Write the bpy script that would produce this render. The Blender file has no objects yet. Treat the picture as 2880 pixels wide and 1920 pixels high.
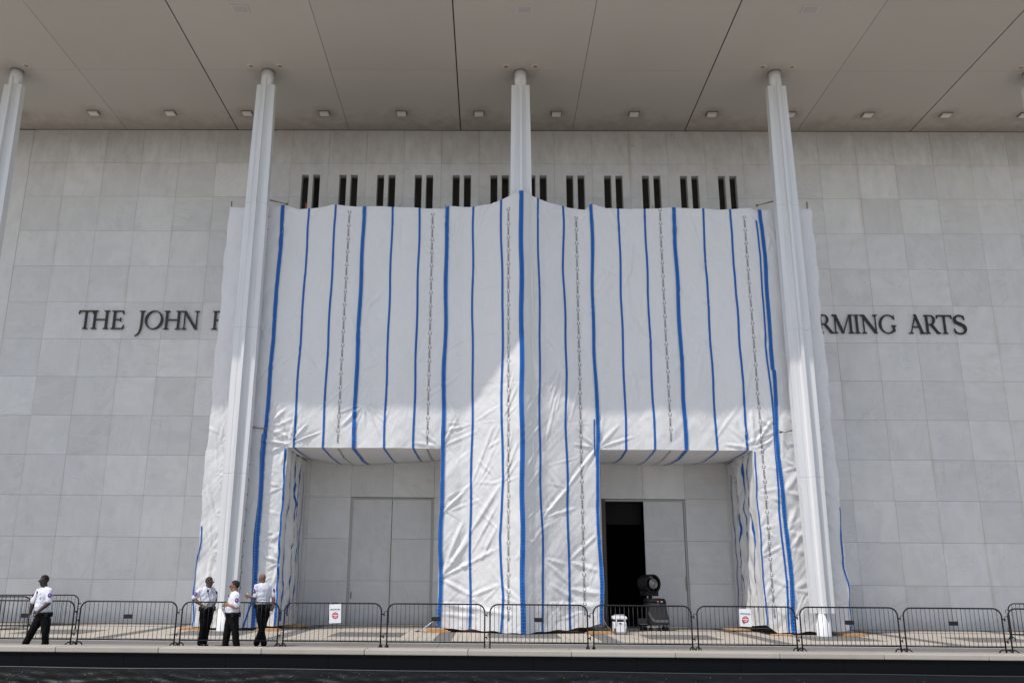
import bpy, bmesh, math, random
import numpy as np
from mathutils import Vector, Matrix, Quaternion
random.seed(7); RNG = np.random.RandomState(11)
scene = bpy.context.scene
COL = scene.collection
# ------------------------------------------------------------------ camera
F, CX, CY, TH, PSI, RO, HC = 2398.87, 1353.14, 998.6, .2555, -.0106, .0081, 1.744
f0 = Vector((math.sin(PSI), math.cos(PSI), 0)); r0 = Vector((math.cos(PSI), -math.sin(PSI), 0)); zz = Vector((0, 0, 1))
fw = f0*math.cos(TH)+zz*math.sin(TH); up = -f0*math.sin(TH)+zz*math.cos(TH)
Rv = r0*math.cos(RO)+up*math.sin(RO); Uv = up*math.cos(RO)-r0*math.sin(RO)
cam = bpy.data.cameras.new('camera'); camo = bpy.data.objects.new('camera', cam); COL.objects.link(camo)
m = Matrix.Identity(4)
for i in range(3):
    m[i][0] = Rv[i]; m[i][1] = Uv[i]; m[i][2] = -fw[i]
m[2][3] = HC; camo.matrix_world = m
cam.sensor_fit = 'HORIZONTAL'; cam.sensor_width = 36; cam.lens = F/2880*36
cam.shift_x = (1440-CX)/2880; cam.shift_y = (CY-960)/2880
cam.clip_start = .1; cam.clip_end = 2000
scene.camera = camo
# ------------------------------------------------------------------ light
SUN = Vector((-1.16, -1.0, 2.55)).normalized()            # towards the sun
world = bpy.data.worlds.new("World"); scene.world = world; world.use_nodes = True
nt = world.node_tree; nt.nodes.clear()
sky = nt.nodes.new('ShaderNodeTexSky'); sky.sky_type = 'NISHITA'; sky.sun_disc = False
sky.sun_elevation = math.asin(SUN.z); sky.sun_rotation = math.atan2(SUN.x, SUN.y)
sky.dust_density = 1.6; sky.air_density = 1.0; sky.ozone_density = 1.0
bg = nt.nodes.new('ShaderNodeBackground'); bg.inputs['Strength'].default_value = .15
wo = nt.nodes.new('ShaderNodeOutputWorld')
hs_ = nt.nodes.new('ShaderNodeHueSaturation'); hs_.inputs['Saturation'].default_value = .72
nt.links.new(sky.outputs[0], hs_.inputs['Color']); nt.links.new(hs_.outputs[0], bg.inputs[0]); nt.links.new(bg.outputs[0], wo.inputs[0])
sl = bpy.data.lights.new('sun', 'SUN'); sl.energy = 2.8; sl.angle = math.radians(.6); sl.color = (1, .95, .89)
so = bpy.data.objects.new('sun', sl); COL.objects.link(so); so.location = (-30, -10, 50)
so.rotation_euler = (-SUN).to_track_quat('-Z', 'Y').to_euler()
vs = scene.view_settings; vs.view_transform = 'Standard'; vs.look = 'None'; vs.exposure = .08; vs.gamma = 1
vs.use_curve_mapping = False

# ------------------------------------------------------------------ materials
def mat(name, col=(.5,.5,.5), rough=.6, metal=0., spec=.5):
    M = bpy.data.materials.new(name); M.use_nodes = True
    b = M.node_tree.nodes['Principled BSDF']
    b.inputs['Base Color'].default_value = (*col, 1); b.inputs['Roughness'].default_value = rough
    b.inputs['Metallic'].default_value = metal; b.inputs['Specular IOR Level'].default_value = spec
    return M
class N:
    """small node helper"""
    def __init__(s, M): s.t = M.node_tree; s.b = s.t.nodes['Principled BSDF']
    def new(s, typ, **k):
        n = s.t.nodes.new(typ)
        for a, v in k.items(): setattr(n, a, v)
        return n
    def put(s, sock, v):
        if isinstance(v, bpy.types.NodeSocket): s.t.links.new(v, sock)
        elif v is not None: sock.default_value = v
    def math(s, op, a, b=None, c=None, clamp=False):
        n = s.new('ShaderNodeMath', operation=op, use_clamp=clamp)
        s.put(n.inputs[0], a); s.put(n.inputs[1], b)
        if c is not None: s.put(n.inputs[2], c)
        return n.outputs[0]
    def vmath(s, op, a, b=None):
        n = s.new('ShaderNodeVectorMath', operation=op); s.put(n.inputs[0], a); s.put(n.inputs[1], b)
        return n.outputs[0]
    def pos(s): return s.new('ShaderNodeNewGeometry').outputs['Position']
    def xyz(s, v):
        n = s.new('ShaderNodeSeparateXYZ'); s.put(n.inputs[0], v); return n.outputs
    def noise(s, vec, scale, detail=4, rough=.55, dist=0.):
        n = s.new('ShaderNodeTexNoise'); s.put(n.inputs['Vector'], vec); n.inputs['Scale'].default_value = scale
        n.inputs['Detail'].default_value = detail; n.inputs['Roughness'].default_value = rough
        n.inputs['Distortion'].default_value = dist
        return n.outputs['Fac']
    def ramp(s, fac, a, b, ca=0., cb=1.):
        n = s.new('ShaderNodeMapRange'); n.interpolation_type = 'SMOOTHSTEP'; s.put(n.inputs[0], fac)
        n.inputs[1].default_value = a; n.inputs[2].default_value = b; n.inputs[3].default_value = ca; n.inputs[4].default_value = cb
        return n.outputs[0]
    def mix(s, fac, a, b, mode='MIX'):
        n = s.new('ShaderNodeMix', data_type='RGBA', blend_type=mode); s.put(n.inputs[0], fac)
        s.put(n.inputs[6], a if not isinstance(a, tuple) else (*a, 1)); s.put(n.inputs[7], b if not isinstance(b, tuple) else (*b, 1))
        return n.outputs[2]
    def scalecol(s, col, f):
        n = s.new('ShaderNodeVectorMath', operation='SCALE'); s.put(n.inputs[0], col); s.put(n.inputs[3], f); return n.outputs[0]
    def bump(s, h, strength=.3, dist=.02):
        n = s.new('ShaderNodeBump'); n.inputs['Strength'].default_value = strength; n.inputs['Distance'].default_value = dist
        s.put(n.inputs['Height'], h); s.t.links.new(n.outputs[0], s.b.inputs['Normal'])
    def color(s, c): s.put(s.b.inputs['Base Color'], c)

PW = 9.8222/6; X0 = 1.1184; CH = 20.76/13        # panel width, column axis, course height
YW = 33.79
def marble(name, base=(.725,.72,.71), extension=False):
    M = mat(name, base, .55); n = N(M)
    p = n.pos(); o = n.new('ShaderNodeObjectInfo')
    rnd = o.outputs['Random']
    off = n.new('ShaderNodeCombineXYZ'); n.put(off.inputs[0], n.math('MULTIPLY', rnd, 57.)); n.put(off.inputs[2], n.math('MULTIPLY', rnd, 31.))
    pp = n.vmath('ADD', p, off.outputs[0])
    q1 = n.vmath('MULTIPLY', pp, (2.4, 1, .8)); q2 = n.vmath('MULTIPLY', pp, (.7, 1, 2.6))
    rot = n.new('ShaderNodeVectorRotate'); rot.rotation_type = 'Y_AXIS'; n.put(rot.inputs['Vector'], pp)
    n.put(rot.inputs['Angle'], n.math('MULTIPLY', rnd, 9.))
    q3 = n.vmath('MULTIPLY', rot.outputs[0], (.6, 1, 3.0))
    a = n.noise(q1, 1.1, 5, .6, .5); b = n.noise(q2, 1.1, 5, .6, .5); c = n.noise(q3, 1.0, 6, .62, .8)
    sel = n.math('GREATER_THAN', n.math('FRACT', n.math('MULTIPLY', rnd, 7.3)), .55)
    v = n.new('ShaderNodeMix', data_type='FLOAT'); n.put(v.inputs[0], sel); n.put(v.inputs[2], a); n.put(v.inputs[3], b)
    tone = n.math('MULTIPLY_ADD', n.math('FRACT', n.math('MULTIPLY', rnd, 13.7)), .14, .92)
    tone = n.math('MULTIPLY', tone, n.ramp(v.outputs[0], .3, .7, .965, 1.025))
    vein = n.ramp(c, .57, .72); tone = n.math('SUBTRACT', tone, n.math('MULTIPLY', vein, .06))
    hair = n.ramp(n.math('ABSOLUTE', n.math('SUBTRACT', n.noise(q3, .55, 5, .6, 1.6), .5)), .0, .022, .085, 0); tone = n.math('SUBTRACT', tone, n.math('MULTIPLY', hair, n.ramp(n.noise(pp, .9, 2), .45, .6)))
    cloud = n.noise(pp, .8, 4, .6, 1.); tone = n.math('MULTIPLY', tone, n.ramp(cloud, .3, .7, .955, 1.03))
    fine = n.noise(p, 24., 3, .7); tone = n.math('MULTIPLY', tone, n.ramp(fine, .2, .8, .97, 1.03))
    col = n.scalecol(n.mix(n.noise(p, .35, 3), (base[0]*1.01, base[1], base[2]*.97), (base[0]*.985, base[1], base[2]*1.04)), tone)
    s = n.xyz(p)
    # ochre weathering that creeps from the upright joints
    t = n.math('ABSOLUTE', n.math('SUBTRACT', n.math('FRACT', n.math('MULTIPLY_ADD', s[0], 1/PW, .5-X0/PW+40)), .5))
    wob = n.math('MULTIPLY', n.noise(n.vmath('MULTIPLY', p, (3, 1, 1.)), 1.2, 4), .05)
    near = n.ramp(n.math('SUBTRACT', t, wob), -.03, .09, 1, 0)
    strk = n.ramp(n.noise(n.vmath('MULTIPLY', p, (1.3, 1, .28)), 1., 4, .6),   .50, .74)
    near = n.math('MULTIPLY', near, strk)
    col = n.mix(n.math('MULTIPLY', near, .42), col, (.50, .42, .32), 'MIX')
    # soot and bird grime just under the ceiling, where nothing washes it away
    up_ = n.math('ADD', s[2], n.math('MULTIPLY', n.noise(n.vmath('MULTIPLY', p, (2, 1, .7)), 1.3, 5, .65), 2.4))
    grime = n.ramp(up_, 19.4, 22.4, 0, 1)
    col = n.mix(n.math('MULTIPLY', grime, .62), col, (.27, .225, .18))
    patch = n.ramp(n.noise(p, .42, 5, .6, .6), .62, .75)
    col = n.mix(n.math('MULTIPLY', patch, .10), col, (.50, .46, .37))
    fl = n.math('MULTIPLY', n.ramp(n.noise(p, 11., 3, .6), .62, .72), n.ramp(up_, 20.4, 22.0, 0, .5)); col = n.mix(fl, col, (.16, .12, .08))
    # darker and greyer towards the foot, with an uneven edge
    foot = n.math('MULTIPLY', n.ramp(n.math('ADD', s[2], n.math('MULTIPLY', n.noise(p, 2.2, 4), .8)), .35, .95, 1, 0), .4)
    col = n.mix(foot, col, (.36, .34, .31))
    n.color(col); n.bump(n.noise(p, 9., 4), .12, .01)
    return M
M_marble = marble('marble')
M_door = marble('door_marble', (.64, .637, .63))
def soffit_mat():
    M = mat('soffit_plaster', (.47,.425,.37), .8); n = N(M); p = n.pos(); s = n.xyz(p)
    col = n.mix(n.noise(p, .35, 4, .6), (.45, .412, .365), (.495, .455, .405))
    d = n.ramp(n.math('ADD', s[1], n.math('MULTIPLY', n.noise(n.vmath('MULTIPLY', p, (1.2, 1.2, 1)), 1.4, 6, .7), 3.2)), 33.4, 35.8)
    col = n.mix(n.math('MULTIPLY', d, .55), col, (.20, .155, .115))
    # smudges round every lamp
    lx = n.math('ABSOLUTE', n.math('SUBTRACT', n.math('FRACT', n.math('MULTIPLY_ADD', s[0], 1/(2*PW), 40-(X0-PW)/(2*PW)+.5)), .5))
    dx = n.math('MULTIPLY', lx, 2*PW); dy = n.math('SUBTRACT', s[1], 32.33)
    r = n.math('SQRT', n.math('ADD', n.math('MULTIPLY', dx, dx), n.math('MULTIPLY', dy, dy)))
    r = n.math('SUBTRACT', r, n.math('MULTIPLY', n.noise(p, 4., 5, .7), .8))
    col = n.mix(n.ramp(r, -.35, .35, .42, 0), col, (.17, .13, .10))
    cx_ = n.math('MULTIPLY', n.math('ABSOLUTE', n.math('SUBTRACT', n.math('FRACT', n.math('MULTIPLY_ADD', s[0], 1/(6*PW), 40-X0/(6*PW)+.5)), .5)), 6*PW)
    dy = n.math('SUBTRACT', s[1], 29.4)
    r = n.math('SQRT', n.math('ADD', n.math('MULTIPLY', cx_, cx_), n.math('MULTIPLY', dy, dy)))
    r = n.math('SUBTRACT', r, n.math('MULTIPLY', n.noise(p, 3., 5, .7), .9))
    col = n.mix(n.ramp(r, -.2, .5, .3, 0), col, (.16, .13, .10))  # shade round each column head, put into the soffit colour
    oi = n.new('ShaderNodeObjectInfo'); col = n.scalecol(col, n.math('MULTIPLY_ADD', oi.outputs['Random'], .07, .965))
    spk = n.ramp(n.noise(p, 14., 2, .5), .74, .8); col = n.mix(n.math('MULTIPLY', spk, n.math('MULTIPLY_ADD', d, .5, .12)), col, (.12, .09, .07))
    n.color(col); return M
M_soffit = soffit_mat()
M_gap = mat('joint_dark', (.06,.052,.045), .9)
M_mortar = mat('joint_mortar', (.36,.33,.29), .9)
def white_paint():
    M = mat('white_paint', (.72,.73,.74), .38); n = N(M); p = n.pos()
    st = n.noise(n.vmath('MULTIPLY', p, (6, 6, .25)), 1.2, 4, .6)
    n.color(n.mix(n.ramp(st, .4, .75), (.735, .745, .76), (.66, .665, .665))); return M
M_white = white_paint()
M_whited = mat('white_paint_shadow_joint', (.35,.355,.36), .5)
def tarp_mat(name, v=.735, rough=.52):
    M = mat(name, (v, v, v*1.015), rough); n = N(M); p = n.pos()
    col = n.mix(n.noise(p, .6, 3), (v*.975, v*.975, v*.97), (v*1.01, v*1.01, v*1.03)); 
    fold = n.noise(n.vmath('MULTIPLY', p, (3.2, 3, .5)), 1., 3)
    h1 = n.noise(n.vmath('MULTIPLY', p, (5, 5, 1.6)), 1.5, 5, .62, 1.2); h2 = n.noise(p, 9., 4, .6, 1.5)
    n.color(n.mix(n.ramp(n.noise(p, 2.5, 5, .7), .6, .9), col, (v*.9, v*.9, v*.88)))
    n.bump(n.math('ADD', n.math('MULTIPLY', h1, 1.0), n.math('MULTIPLY', h2, .35)), .42, .05)
    return M
M_tarp = tarp_mat('white_sheeting')
def tape_mat(wide):
    M = mat('blue_tape_wide' if wide else 'blue_tape', (.008,.075,.34), .4, spec=.25); n = N(M)
    uv = n.new('ShaderNodeUVMap'); s = n.xyz(uv.outputs[0])
    k = 2. if wide else 1.
    u = n.math('SUBTRACT', n.math('FRACT', n.math('MULTIPLY', s[0], k)), .5)
    v = n.math('SUBTRACT', n.math('FRACT', n.math('MULTIPLY', s[1], 1/.105)), .5)
    w = .16/k
    r = n.math('SQRT', n.math('ADD', n.math('POWER', n.math('MULTIPLY', n.math('ABSOLUTE', u), w), 2), n.math('POWER', n.math('MULTIPLY', n.math('ABSOLUTE', v), .105), 2)))
    dot = n.ramp(r, .007, .013, 1, 0)
    p = n.pos(); base = n.mix(n.noise(n.vmath('MULTIPLY', p, (1, 1, 3)), 3., 4, .7), (.001, .072, .31), (.002, .125, .47))
    edge = n.math('GREATER_THAN', n.math('ABSOLUTE', n.math('SUBTRACT', s[0], .5)), .455)
    base = n.mix(dot, base, (.40, .52, .72)); n.color(n.mix(edge, base, (.42, .54, .68)))
    n.bump(n.noise(p, 22., 3), .3, .01); return M
M_tapeW = tape_mat(True); M_tape = tape_mat(False)
M_ink = mat('black_print', (.035,.036,.04), .6)
M_black = mat('black_powdercoat', (.006,.006,.010), .42, spec=.4)
M_plate = mat('black_plate', (.004,.004,.005), .5)
M_bronze = mat('dark_bronze', (.035,.033,.029), .45, .3)
M_glass = mat('dark_glass', (.006,.006,.006), .08)
M_frame = mat('window_frame', (.13,.12,.10), .5)
def stone(name, a, b, tile=None, rough=.75, jc=(.16,.145,.13), jw=.012):
    M = mat(name, a, rough); n = N(M); p = n.pos(); o = n.new('ShaderNodeObjectInfo')
    col = n.mix(n.noise(p, 1.1, 5, .6), a, b)
    col = n.mix(n.ramp(n.noise(n.vmath('MULTIPLY', p, (1, .5, 1)), 2.6, 5, .7), .5, .8, 0, .4), col, tuple(x*.62 for x in a))
    sp = n.noise(p, 60., 2); col = n.mix(n.ramp(sp, .55, .75, 0, .25), col, tuple(x*.5 for x in a))
    col = n.scalecol(col, n.math('MULTIPLY_ADD', o.outputs['Random'], .12, .94))
    if tile:
        s = n.xyz(p)
        fx = n.math('ABSOLUTE', n.math('SUBTRACT', n.math('FRACT', n.math('MULTIPLY', s[0], 1/tile[0])), .5))
        fy = n.math('ABSOLUTE', n.math('SUBTRACT', n.math('FRACT', n.math('MULTIPLY', s[1], 1/tile[1])), .5))
        j = n.math('MAXIMUM', n.math('GREATER_THAN', fx, .5-jw/tile[0]), n.math('GREATER_THAN', fy, .5-jw/tile[1]))
        col = n.mix(n.math('MULTIPLY', j, .6), col, jc)
    n.color(col); n.bump(n.noise(p, 30., 4), .2, .008); return M
M_beige = stone('beige_paver', (.45,.40,.34), (.51,.455,.39), (.3,.6))
M_grey = stone('grey_granite', (.135,.132,.128), (.175,.171,.165))
M_grey2 = stone('grey_granite_strip', (.18,.176,.17), (.215,.21,.202), (2.46,.9))
M_cope = stone('limestone_coping', (.36,.33,.29), (.43,.395,.35))
M_plaza = stone('plaza_concrete', (.44,.42,.385), (.48,.46,.425), (3.,3.))
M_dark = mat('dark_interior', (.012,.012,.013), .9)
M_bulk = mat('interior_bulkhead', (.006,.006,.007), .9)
def membrane():
    M = mat('black_membrane', (.003,.0033,.0045), .42, spec=.3); n = N(M); p = n.pos()
    n.bump(n.noise(n.vmath('MULTIPLY', p, (2.2, 1, 5)), 2.2, 5, .65, 1.), .5, .05); return M
M_membrane = membrane()
M_memflat = mat('black_board', (.0035,.004,.006), .8, spec=.12)
def wood():
    M = mat('raw_plywood', (.52,.30,.13), .7); n = N(M); p = n.pos()
    g = n.noise(n.vmath('MULTIPLY', p, (2, 14, 14)), 2., 4, .6)
    n.color(n.mix(g, (.40, .20, .08), (.60, .36, .17))); return M
M_wood = wood()
M_wooddark = mat('weathered_wood', (.14,.085,.05), .8)
M_galv = mat('galvanised_pipe', (.30,.29,.27), .4, .6)
M_orange = mat('orange_paint', (.55,.11,.05), .5)

# ------------------------------------------------------------------ object helpers
def link(name, me, parent=None, **props):
    o = bpy.data.objects.new(name, me); COL.objects.link(o)
    if parent is not None: o.parent = parent
    for k, v in props.items(): o[k] = v
    return o
def wloc(o):
    v = Vector((0, 0, 0))
    while o is not None: v = v + o.location; o = o.parent
    return v
def thing(name, label, cat, loc, group=None):
    o = bpy.data.objects.new(name, None); COL.objects.link(o); o.location = loc
    o.empty_display_size = .2; o['label'] = label; o['category'] = cat
    if group: o['group'] = group
    return o
class MB:
    def __init__(s): s.v = []; s.f = []; s.uv = None
    def add(s, vs, fs):
        k = len(s.v); s.v += [tuple(map(float, v)) for v in vs]; s.f += [tuple(i+k for i in f) for f in fs]; return s
    def box(s, x0, x1, y0, y1, z0, z1):
        return s.add([(x0,y0,z0),(x1,y0,z0),(x1,y1,z0),(x0,y1,z0),(x0,y0,z1),(x1,y0,z1),(x1,y1,z1),(x0,y1,z1)],
                     [(0,3,2,1),(4,5,6,7),(0,1,5,4),(1,2,6,5),(2,3,7,6),(3,0,4,7)])
    def prism(s, pts, y0, y1):
        """polygon in x,z pushed along y"""
        n = len(pts)
        return s.add([(x,y0,z) for x,z in pts]+[(x,y1,z) for x,z in pts],
                     [tuple(range(n)), tuple(range(2*n-1, n-1, -1))]+[(i, n+i, n+(i+1)%n, (i+1)%n) for i in range(n)])
    def zprism(s, pts, z0, z1):
        n = len(pts)
        return s.add([(x,y,z0) for x,y in pts]+[(x,y,z1) for x,y in pts],
                     [tuple(range(n-1,-1,-1)), tuple(range(n, 2*n))]+[(i, (i+1)%n, n+(i+1)%n, n+i) for i in range(n)])
    def tube(s, pts, r, n=8, closed=False):
        P = [Vector(p) for p in pts]; m = len(P); rs = r if isinstance(r, (list, tuple)) else [r]*m
        k = len(s.v); u = None
        for i, p in enumerate(P):
            a = P[(i-1) % m] if (closed or i > 0) else p; b = P[(i+1) % m] if (closed or i < m-1) else p
            t = (b-a).normalized()
            if u is None: u = t.orthogonal().normalized()
            u = (u-t*u.dot(t)).normalized(); w = t.cross(u)
            for j in range(n):
                an = 2*math.pi*j/n; q = p+(u*math.cos(an)+w*math.sin(an))*rs[i]; s.v.append(tuple(q))
        for i in range(m if closed else m-1):
            for j in range(n):
                a = k+i*n+j; b = k+i*n+(j+1) % n; c = k+((i+1) % m)*n+(j+1) % n; d = k+((i+1) % m)*n+j
                s.f.append((a, b, c, d))
        if not closed:
            s.f.append(tuple(k+j for j in range(n-1, -1, -1))); s.f.append(tuple(k+(m-1)*n+j for j in range(n)))
        return s
    def ell(s, c, r, R=None, nu=16, nv=10):
        k = len(s.v); c = Vector(c)
        for i in range(1, nv):
            ph = math.pi*i/nv
            for j in range(nu):
                a = 2*math.pi*j/nu
                q = Vector((r[0]*math.sin(ph)*math.cos(a), r[1]*math.sin(ph)*math.sin(a), r[2]*math.cos(ph)))
                if R is not None: q = R @ q
                s.v.append(tuple(c+q))
        t = Vector((0,0,r[2])); 
        if R is not None: t = R @ t
        s.v.append(tuple(c+t)); s.v.append(tuple(c-t)); T = len(s.v)-2; B = T+1
        for i in range(nv-2):
            for j in range(nu):
                a = k+i*nu+j; b = k+i*nu+(j+1) % nu; s.f.append((a, a+nu, b+nu, b))
        for j in range(nu):
            s.f.append((T, k+j, k+(j+1) % nu)); q = k+(nv-2)*nu; s.f.append((B, q+(j+1) % nu, q+j))
        return s
    def lathe(s, c, prof, axis='Z', n=20):
        """prof: (radius, height) list"""
        k = len(s.v); c = Vector(c)
        for r, h in prof:
            for j in range(n):
                a = 2*math.pi*j/n; p = (r*math.cos(a), r*math.sin(a), h)
                if axis == 'Y': p = (p[0], -p[2], p[1])
                s.v.append(tuple(c+Vector(p)))
        for i in range(len(prof)-1):
            for j in range(n):
                a = k+i*n+j; b = k+i*n+(j+1) % n; s.f.append((a, b, b+n, a+n))
        s.f.append(tuple(k+j for j in range(n-1, -1, -1))); s.f.append(tuple(k+(len(prof)-1)*n+j for j in range(n)))
        return s
    def mesh(s, name, M, off=(0,0,0), smooth=False):
        me = bpy.data.meshes.new(name); v = np.array(s.v, dtype=float)-np.array(off)
        me.from_pydata(v.tolist(), [], s.f); 
        for x in (M if isinstance(M, list) else [M]): me.materials.append(x)
        if smooth: me.shade_smooth()
        me.update(); return me
    def obj(s, name, M, parent=None, smooth=False, bevel=0, **props):
        off = wloc(parent) if parent is not None else Vector((0,0,0))
        me = s.mesh(name, M, off, smooth)
        if bevel:
            b = bmesh.new(); b.from_mesh(me); bmesh.ops.bevel(b, geom=b.edges[:], offset=bevel, segments=2, affect='EDGES', profile=.5, clamp_overlap=True); b.to_mesh(me); b.free()
        return link(name, me, parent, **props)
def copy_tree(o, parent=None, dloc=None):
    c = o.copy(); COL.objects.link(c)
    if parent is not None: c.parent = parent
    for ch in list(o.children): copy_tree(ch, c)
    return c

# ------------------------------------------------------------------ ground
MB().box(-70, 70, 21.6, 33.9, -1.6, -.02).obj('terrace', M_grey2, kind='structure')
pl = MB().add([(-150,-160,-1.55),(150,-160,-1.55),(150,21.3,-1.55),(-150,21.3,-1.55)], [(0,1,2,3)]).obj('plaza_ground', M_plaza, kind='structure')
ext = MB().add([(-600,-600,-1.6),(600,-600,-1.6),(600,600,-1.6),(-600,600,-1.6)], [(0,1,2,3)]).obj('ground', stone('far_ground', (.22,.22,.17), (.27,.26,.2)), kind='structure')
pave = thing('terrace_paving', 'beige and grey paving laid in rectangles in front of the marble wall', 'paving', (X0, 28, 0))
C4 = 6*PW/2
def slab(name, x0, x1, y0, y1, M, g=.006, dz=0):
    MB().box(x0+g, x1-g, y0+g, y1-g, -.016, .0+dz).obj(name, M, pave)
for k in range(-4, 6):
    cx = X0+k*C4; a, b = cx-C4/2+.26, cx+C4/2-.26
    slab('beige_paving_field', a, b, 25.75, 27.15, M_beige)
    slab('beige_paving_field', a, cx-1.12, 27.15, 29.45, M_beige); slab('beige_paving_field', cx+1.12, b, 27.15, 29.45, M_beige)
    slab('grey_paving_slab', cx-1.12, cx+1.12, 27.15, 29.45, M_grey)
    slab('beige_paving_field', a, b, 29.45, 31.55, M_beige); slab('beige_paving_field', a, b, 31.85, 33.3, M_beige)
    slab('grey_paving_band', a, b, 31.55, 31.85, M_grey); slab('grey_paving_band', a, b, 33.3, 33.78, M_grey)
    slab('grey_paving_band', b, b+.52, 25.75, 33.78, M_grey)
    for i in range(2):
        slab('grey_paving_strip', a-.26+i*C4/2, a-.26+(i+1)*C4/2, 24.9, 25.75, M_grey)
        slab('beige_paving_strip', a-.26+i*C4/2, a-.26+(i+1)*C4/2, 24.72, 24.9, M_beige, dz=-.001)
        slab('grey_paving_strip', a-.26+i*C4/2, a-.26+(i+1)*C4/2, 23.4, 24.72, M_grey)
        slab('beige_paving_strip', a-.26+i*C4/2, a-.26+(i+1)*C4/2, 23.28, 23.4, M_beige, dz=-.001)
        slab('grey_paving_strip', a-.26+i*C4/2, a-.26+(i+1)*C4/2, 22.02, 23.28, M_grey)
# parapet and coping
par = thing('parapet_wall', 'low wall below the terrace with pale stone coping and black covering', 'wall', (0, 21.6, -1.55))
MB().box(-60, 60, 21.45, 21.6, -1.55, -.07).obj('wall_core', M_memflat, par)
x = -30
while x < 30:
    L = 2.46
    MB().box(x+.004, x+L-.004, 21.36, 22.0, -.035, .085).obj('coping_stone', M_cope, par, bevel=.02)
    x += L
x = -16.0; i = 0
while x < 18:
    MB().box(x+.004, x+2.436, 21.405, 21.449, -.40, -.04).obj('black_board', M_memflat, par); x += 2.44
# wrinkled black sheeting below the boards
def memb(x, z):
    t = max(0, (-.36-z)/.5)
    w = (math.sin(x*5.1+2*math.sin(z*9+x))*.5+math.sin(x*11.7+z*23+1.5*math.sin(x*2.3))*.35+math.sin(z*38+3*math.sin(x*1.7)+x*1.1)*.5)
    return 21.385-.035*t-.028*w*min(1, t*1.6)
nx, nz = 900, 34; vsx = np.linspace(-16, 18, nx); vsz = np.linspace(-.36, -1.5, nz); mb = MB()
mb.v = [(xx, memb(xx, z_), z_) for z_ in vsz for xx in vsx]
mb.f = [(j*nx+i, j*nx+i+1, (j+1)*nx+i+1, (j+1)*nx+i) for j in range(nz-1) for i in range(nx-1)]
mb.obj('black_sheeting', M_membrane, par, smooth=True)
MB().tube([(xx, 21.378, -.375+.012*math.sin(xx*.9)) for xx in np.linspace(-16, 18, 60)], .006, 5).obj('batten_wire', mat('dark_wire', (.12,.12,.13), .4, .5), par)
mb = MB()
for i in range(110):
    xx = random.uniform(-13, 15); z_ = random.uniform(-.45, -.85); mb.ell((xx, memb(xx, z_)-.004, z_), (.013, .010, .013), None, 8, 5)
mb.obj('stud', mat('shiny_stud', (.16,.16,.17), .25, .7), par, smooth=True, kind='stuff')

# ------------------------------------------------------------------ building
bld = thing('marble_building', 'large marble building with deep flat overhang behind the wrapped scaffold', 'building', (X0, YW, 0))
TX0, TX1, TZT = -9.93, 12.06, 15.3
def joined(a): return a
# backing structure with holes for slots and the open doorway
SLx0, SLx1 = X0-6*PW, X0+6*PW; SLz0, SLz1 = 14.37-.02, 18.62
DX0, DX1, DZ = X0+2*PW, X0+3*PW, 3*CH
mb = MB(); yb0, yb1 = 34.11, 34.9
mb.box(-60, SLx0, yb0, yb1, 0, 20.76); mb.box(SLx1, 60, yb0, yb1, 0, 20.76)
mb.box(SLx0, SLx1, yb0, yb1, SLz1+.02, 20.76); mb.box(SLx0, SLx1, yb0+.1, yb1, SLz0, SLz1+.02)
mb.box(SLx0, DX0, yb0, yb1, 0, SLz0); mb.box(DX1+.6, SLx1, yb0, yb1, 0, SLz0); mb.box(DX0, DX1+.6, yb0, yb1, DZ, SLz0)
mb.obj('backing_wall', M_mortar, bld)
# outer continuation of the wall, outside the picture
xl = X0-13*PW; xr = X0+15*PW
M_ext = marble('marble_far')
MB().box(-60, xl-.01, YW+.002, 34.1, 0, 20.74).obj('side_wall', M_ext, bld); MB().box(xr+.01, 60, YW+.002, 34.1, 0, 20.74).obj('side_wall', M_ext, bld)
cache = {}
def slab_mesh(w, h, M, key):
    k = (round(w, 3), round(h, 3), key)
    if k not in cache:
        cache[k] = MB().box(0, w, 0, .305, 0, h).mesh('marble_slab', M)
    return cache[k]
def put_slab(x0, z0, w, h, M=M_marble, parent=bld, name='marble_slab', key='m', dy=0):
    g = .004
    o = link(name, slab_mesh(w-2*g, h-2*g, M, key), parent)
    o.location = Vector((x0+g, YW+random.uniform(0, .006)+dy, z0+g))-wloc(parent); return o
for i in range(-13, 15):
    x0 = X0+i*PW; xc = x0+PW/2
    for k in range(13):
        z0 = k*CH; z1 = z0+CH
        slotcol = SLx0 < xc < SLx1
        if slotcol and k in (9, 10, 11):
            continue
        inopL = -8. < xc < -1.2 and k < 4; inopR = 3.4 < xc < 10.3 and k < 4
        hidden = TX0+1.0 < xc < TX1-1.6 and z1 < 15.0 and not (inopL or inopR)
        if hidden: continue
        if -5.43+.01 < xc < -2.2 and k < 3: continue      # left door
        if DX0 < xc < DX1+PW and k < 3: continue           # right door
        put_slab(x0, z0, PW, CH)
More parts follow.
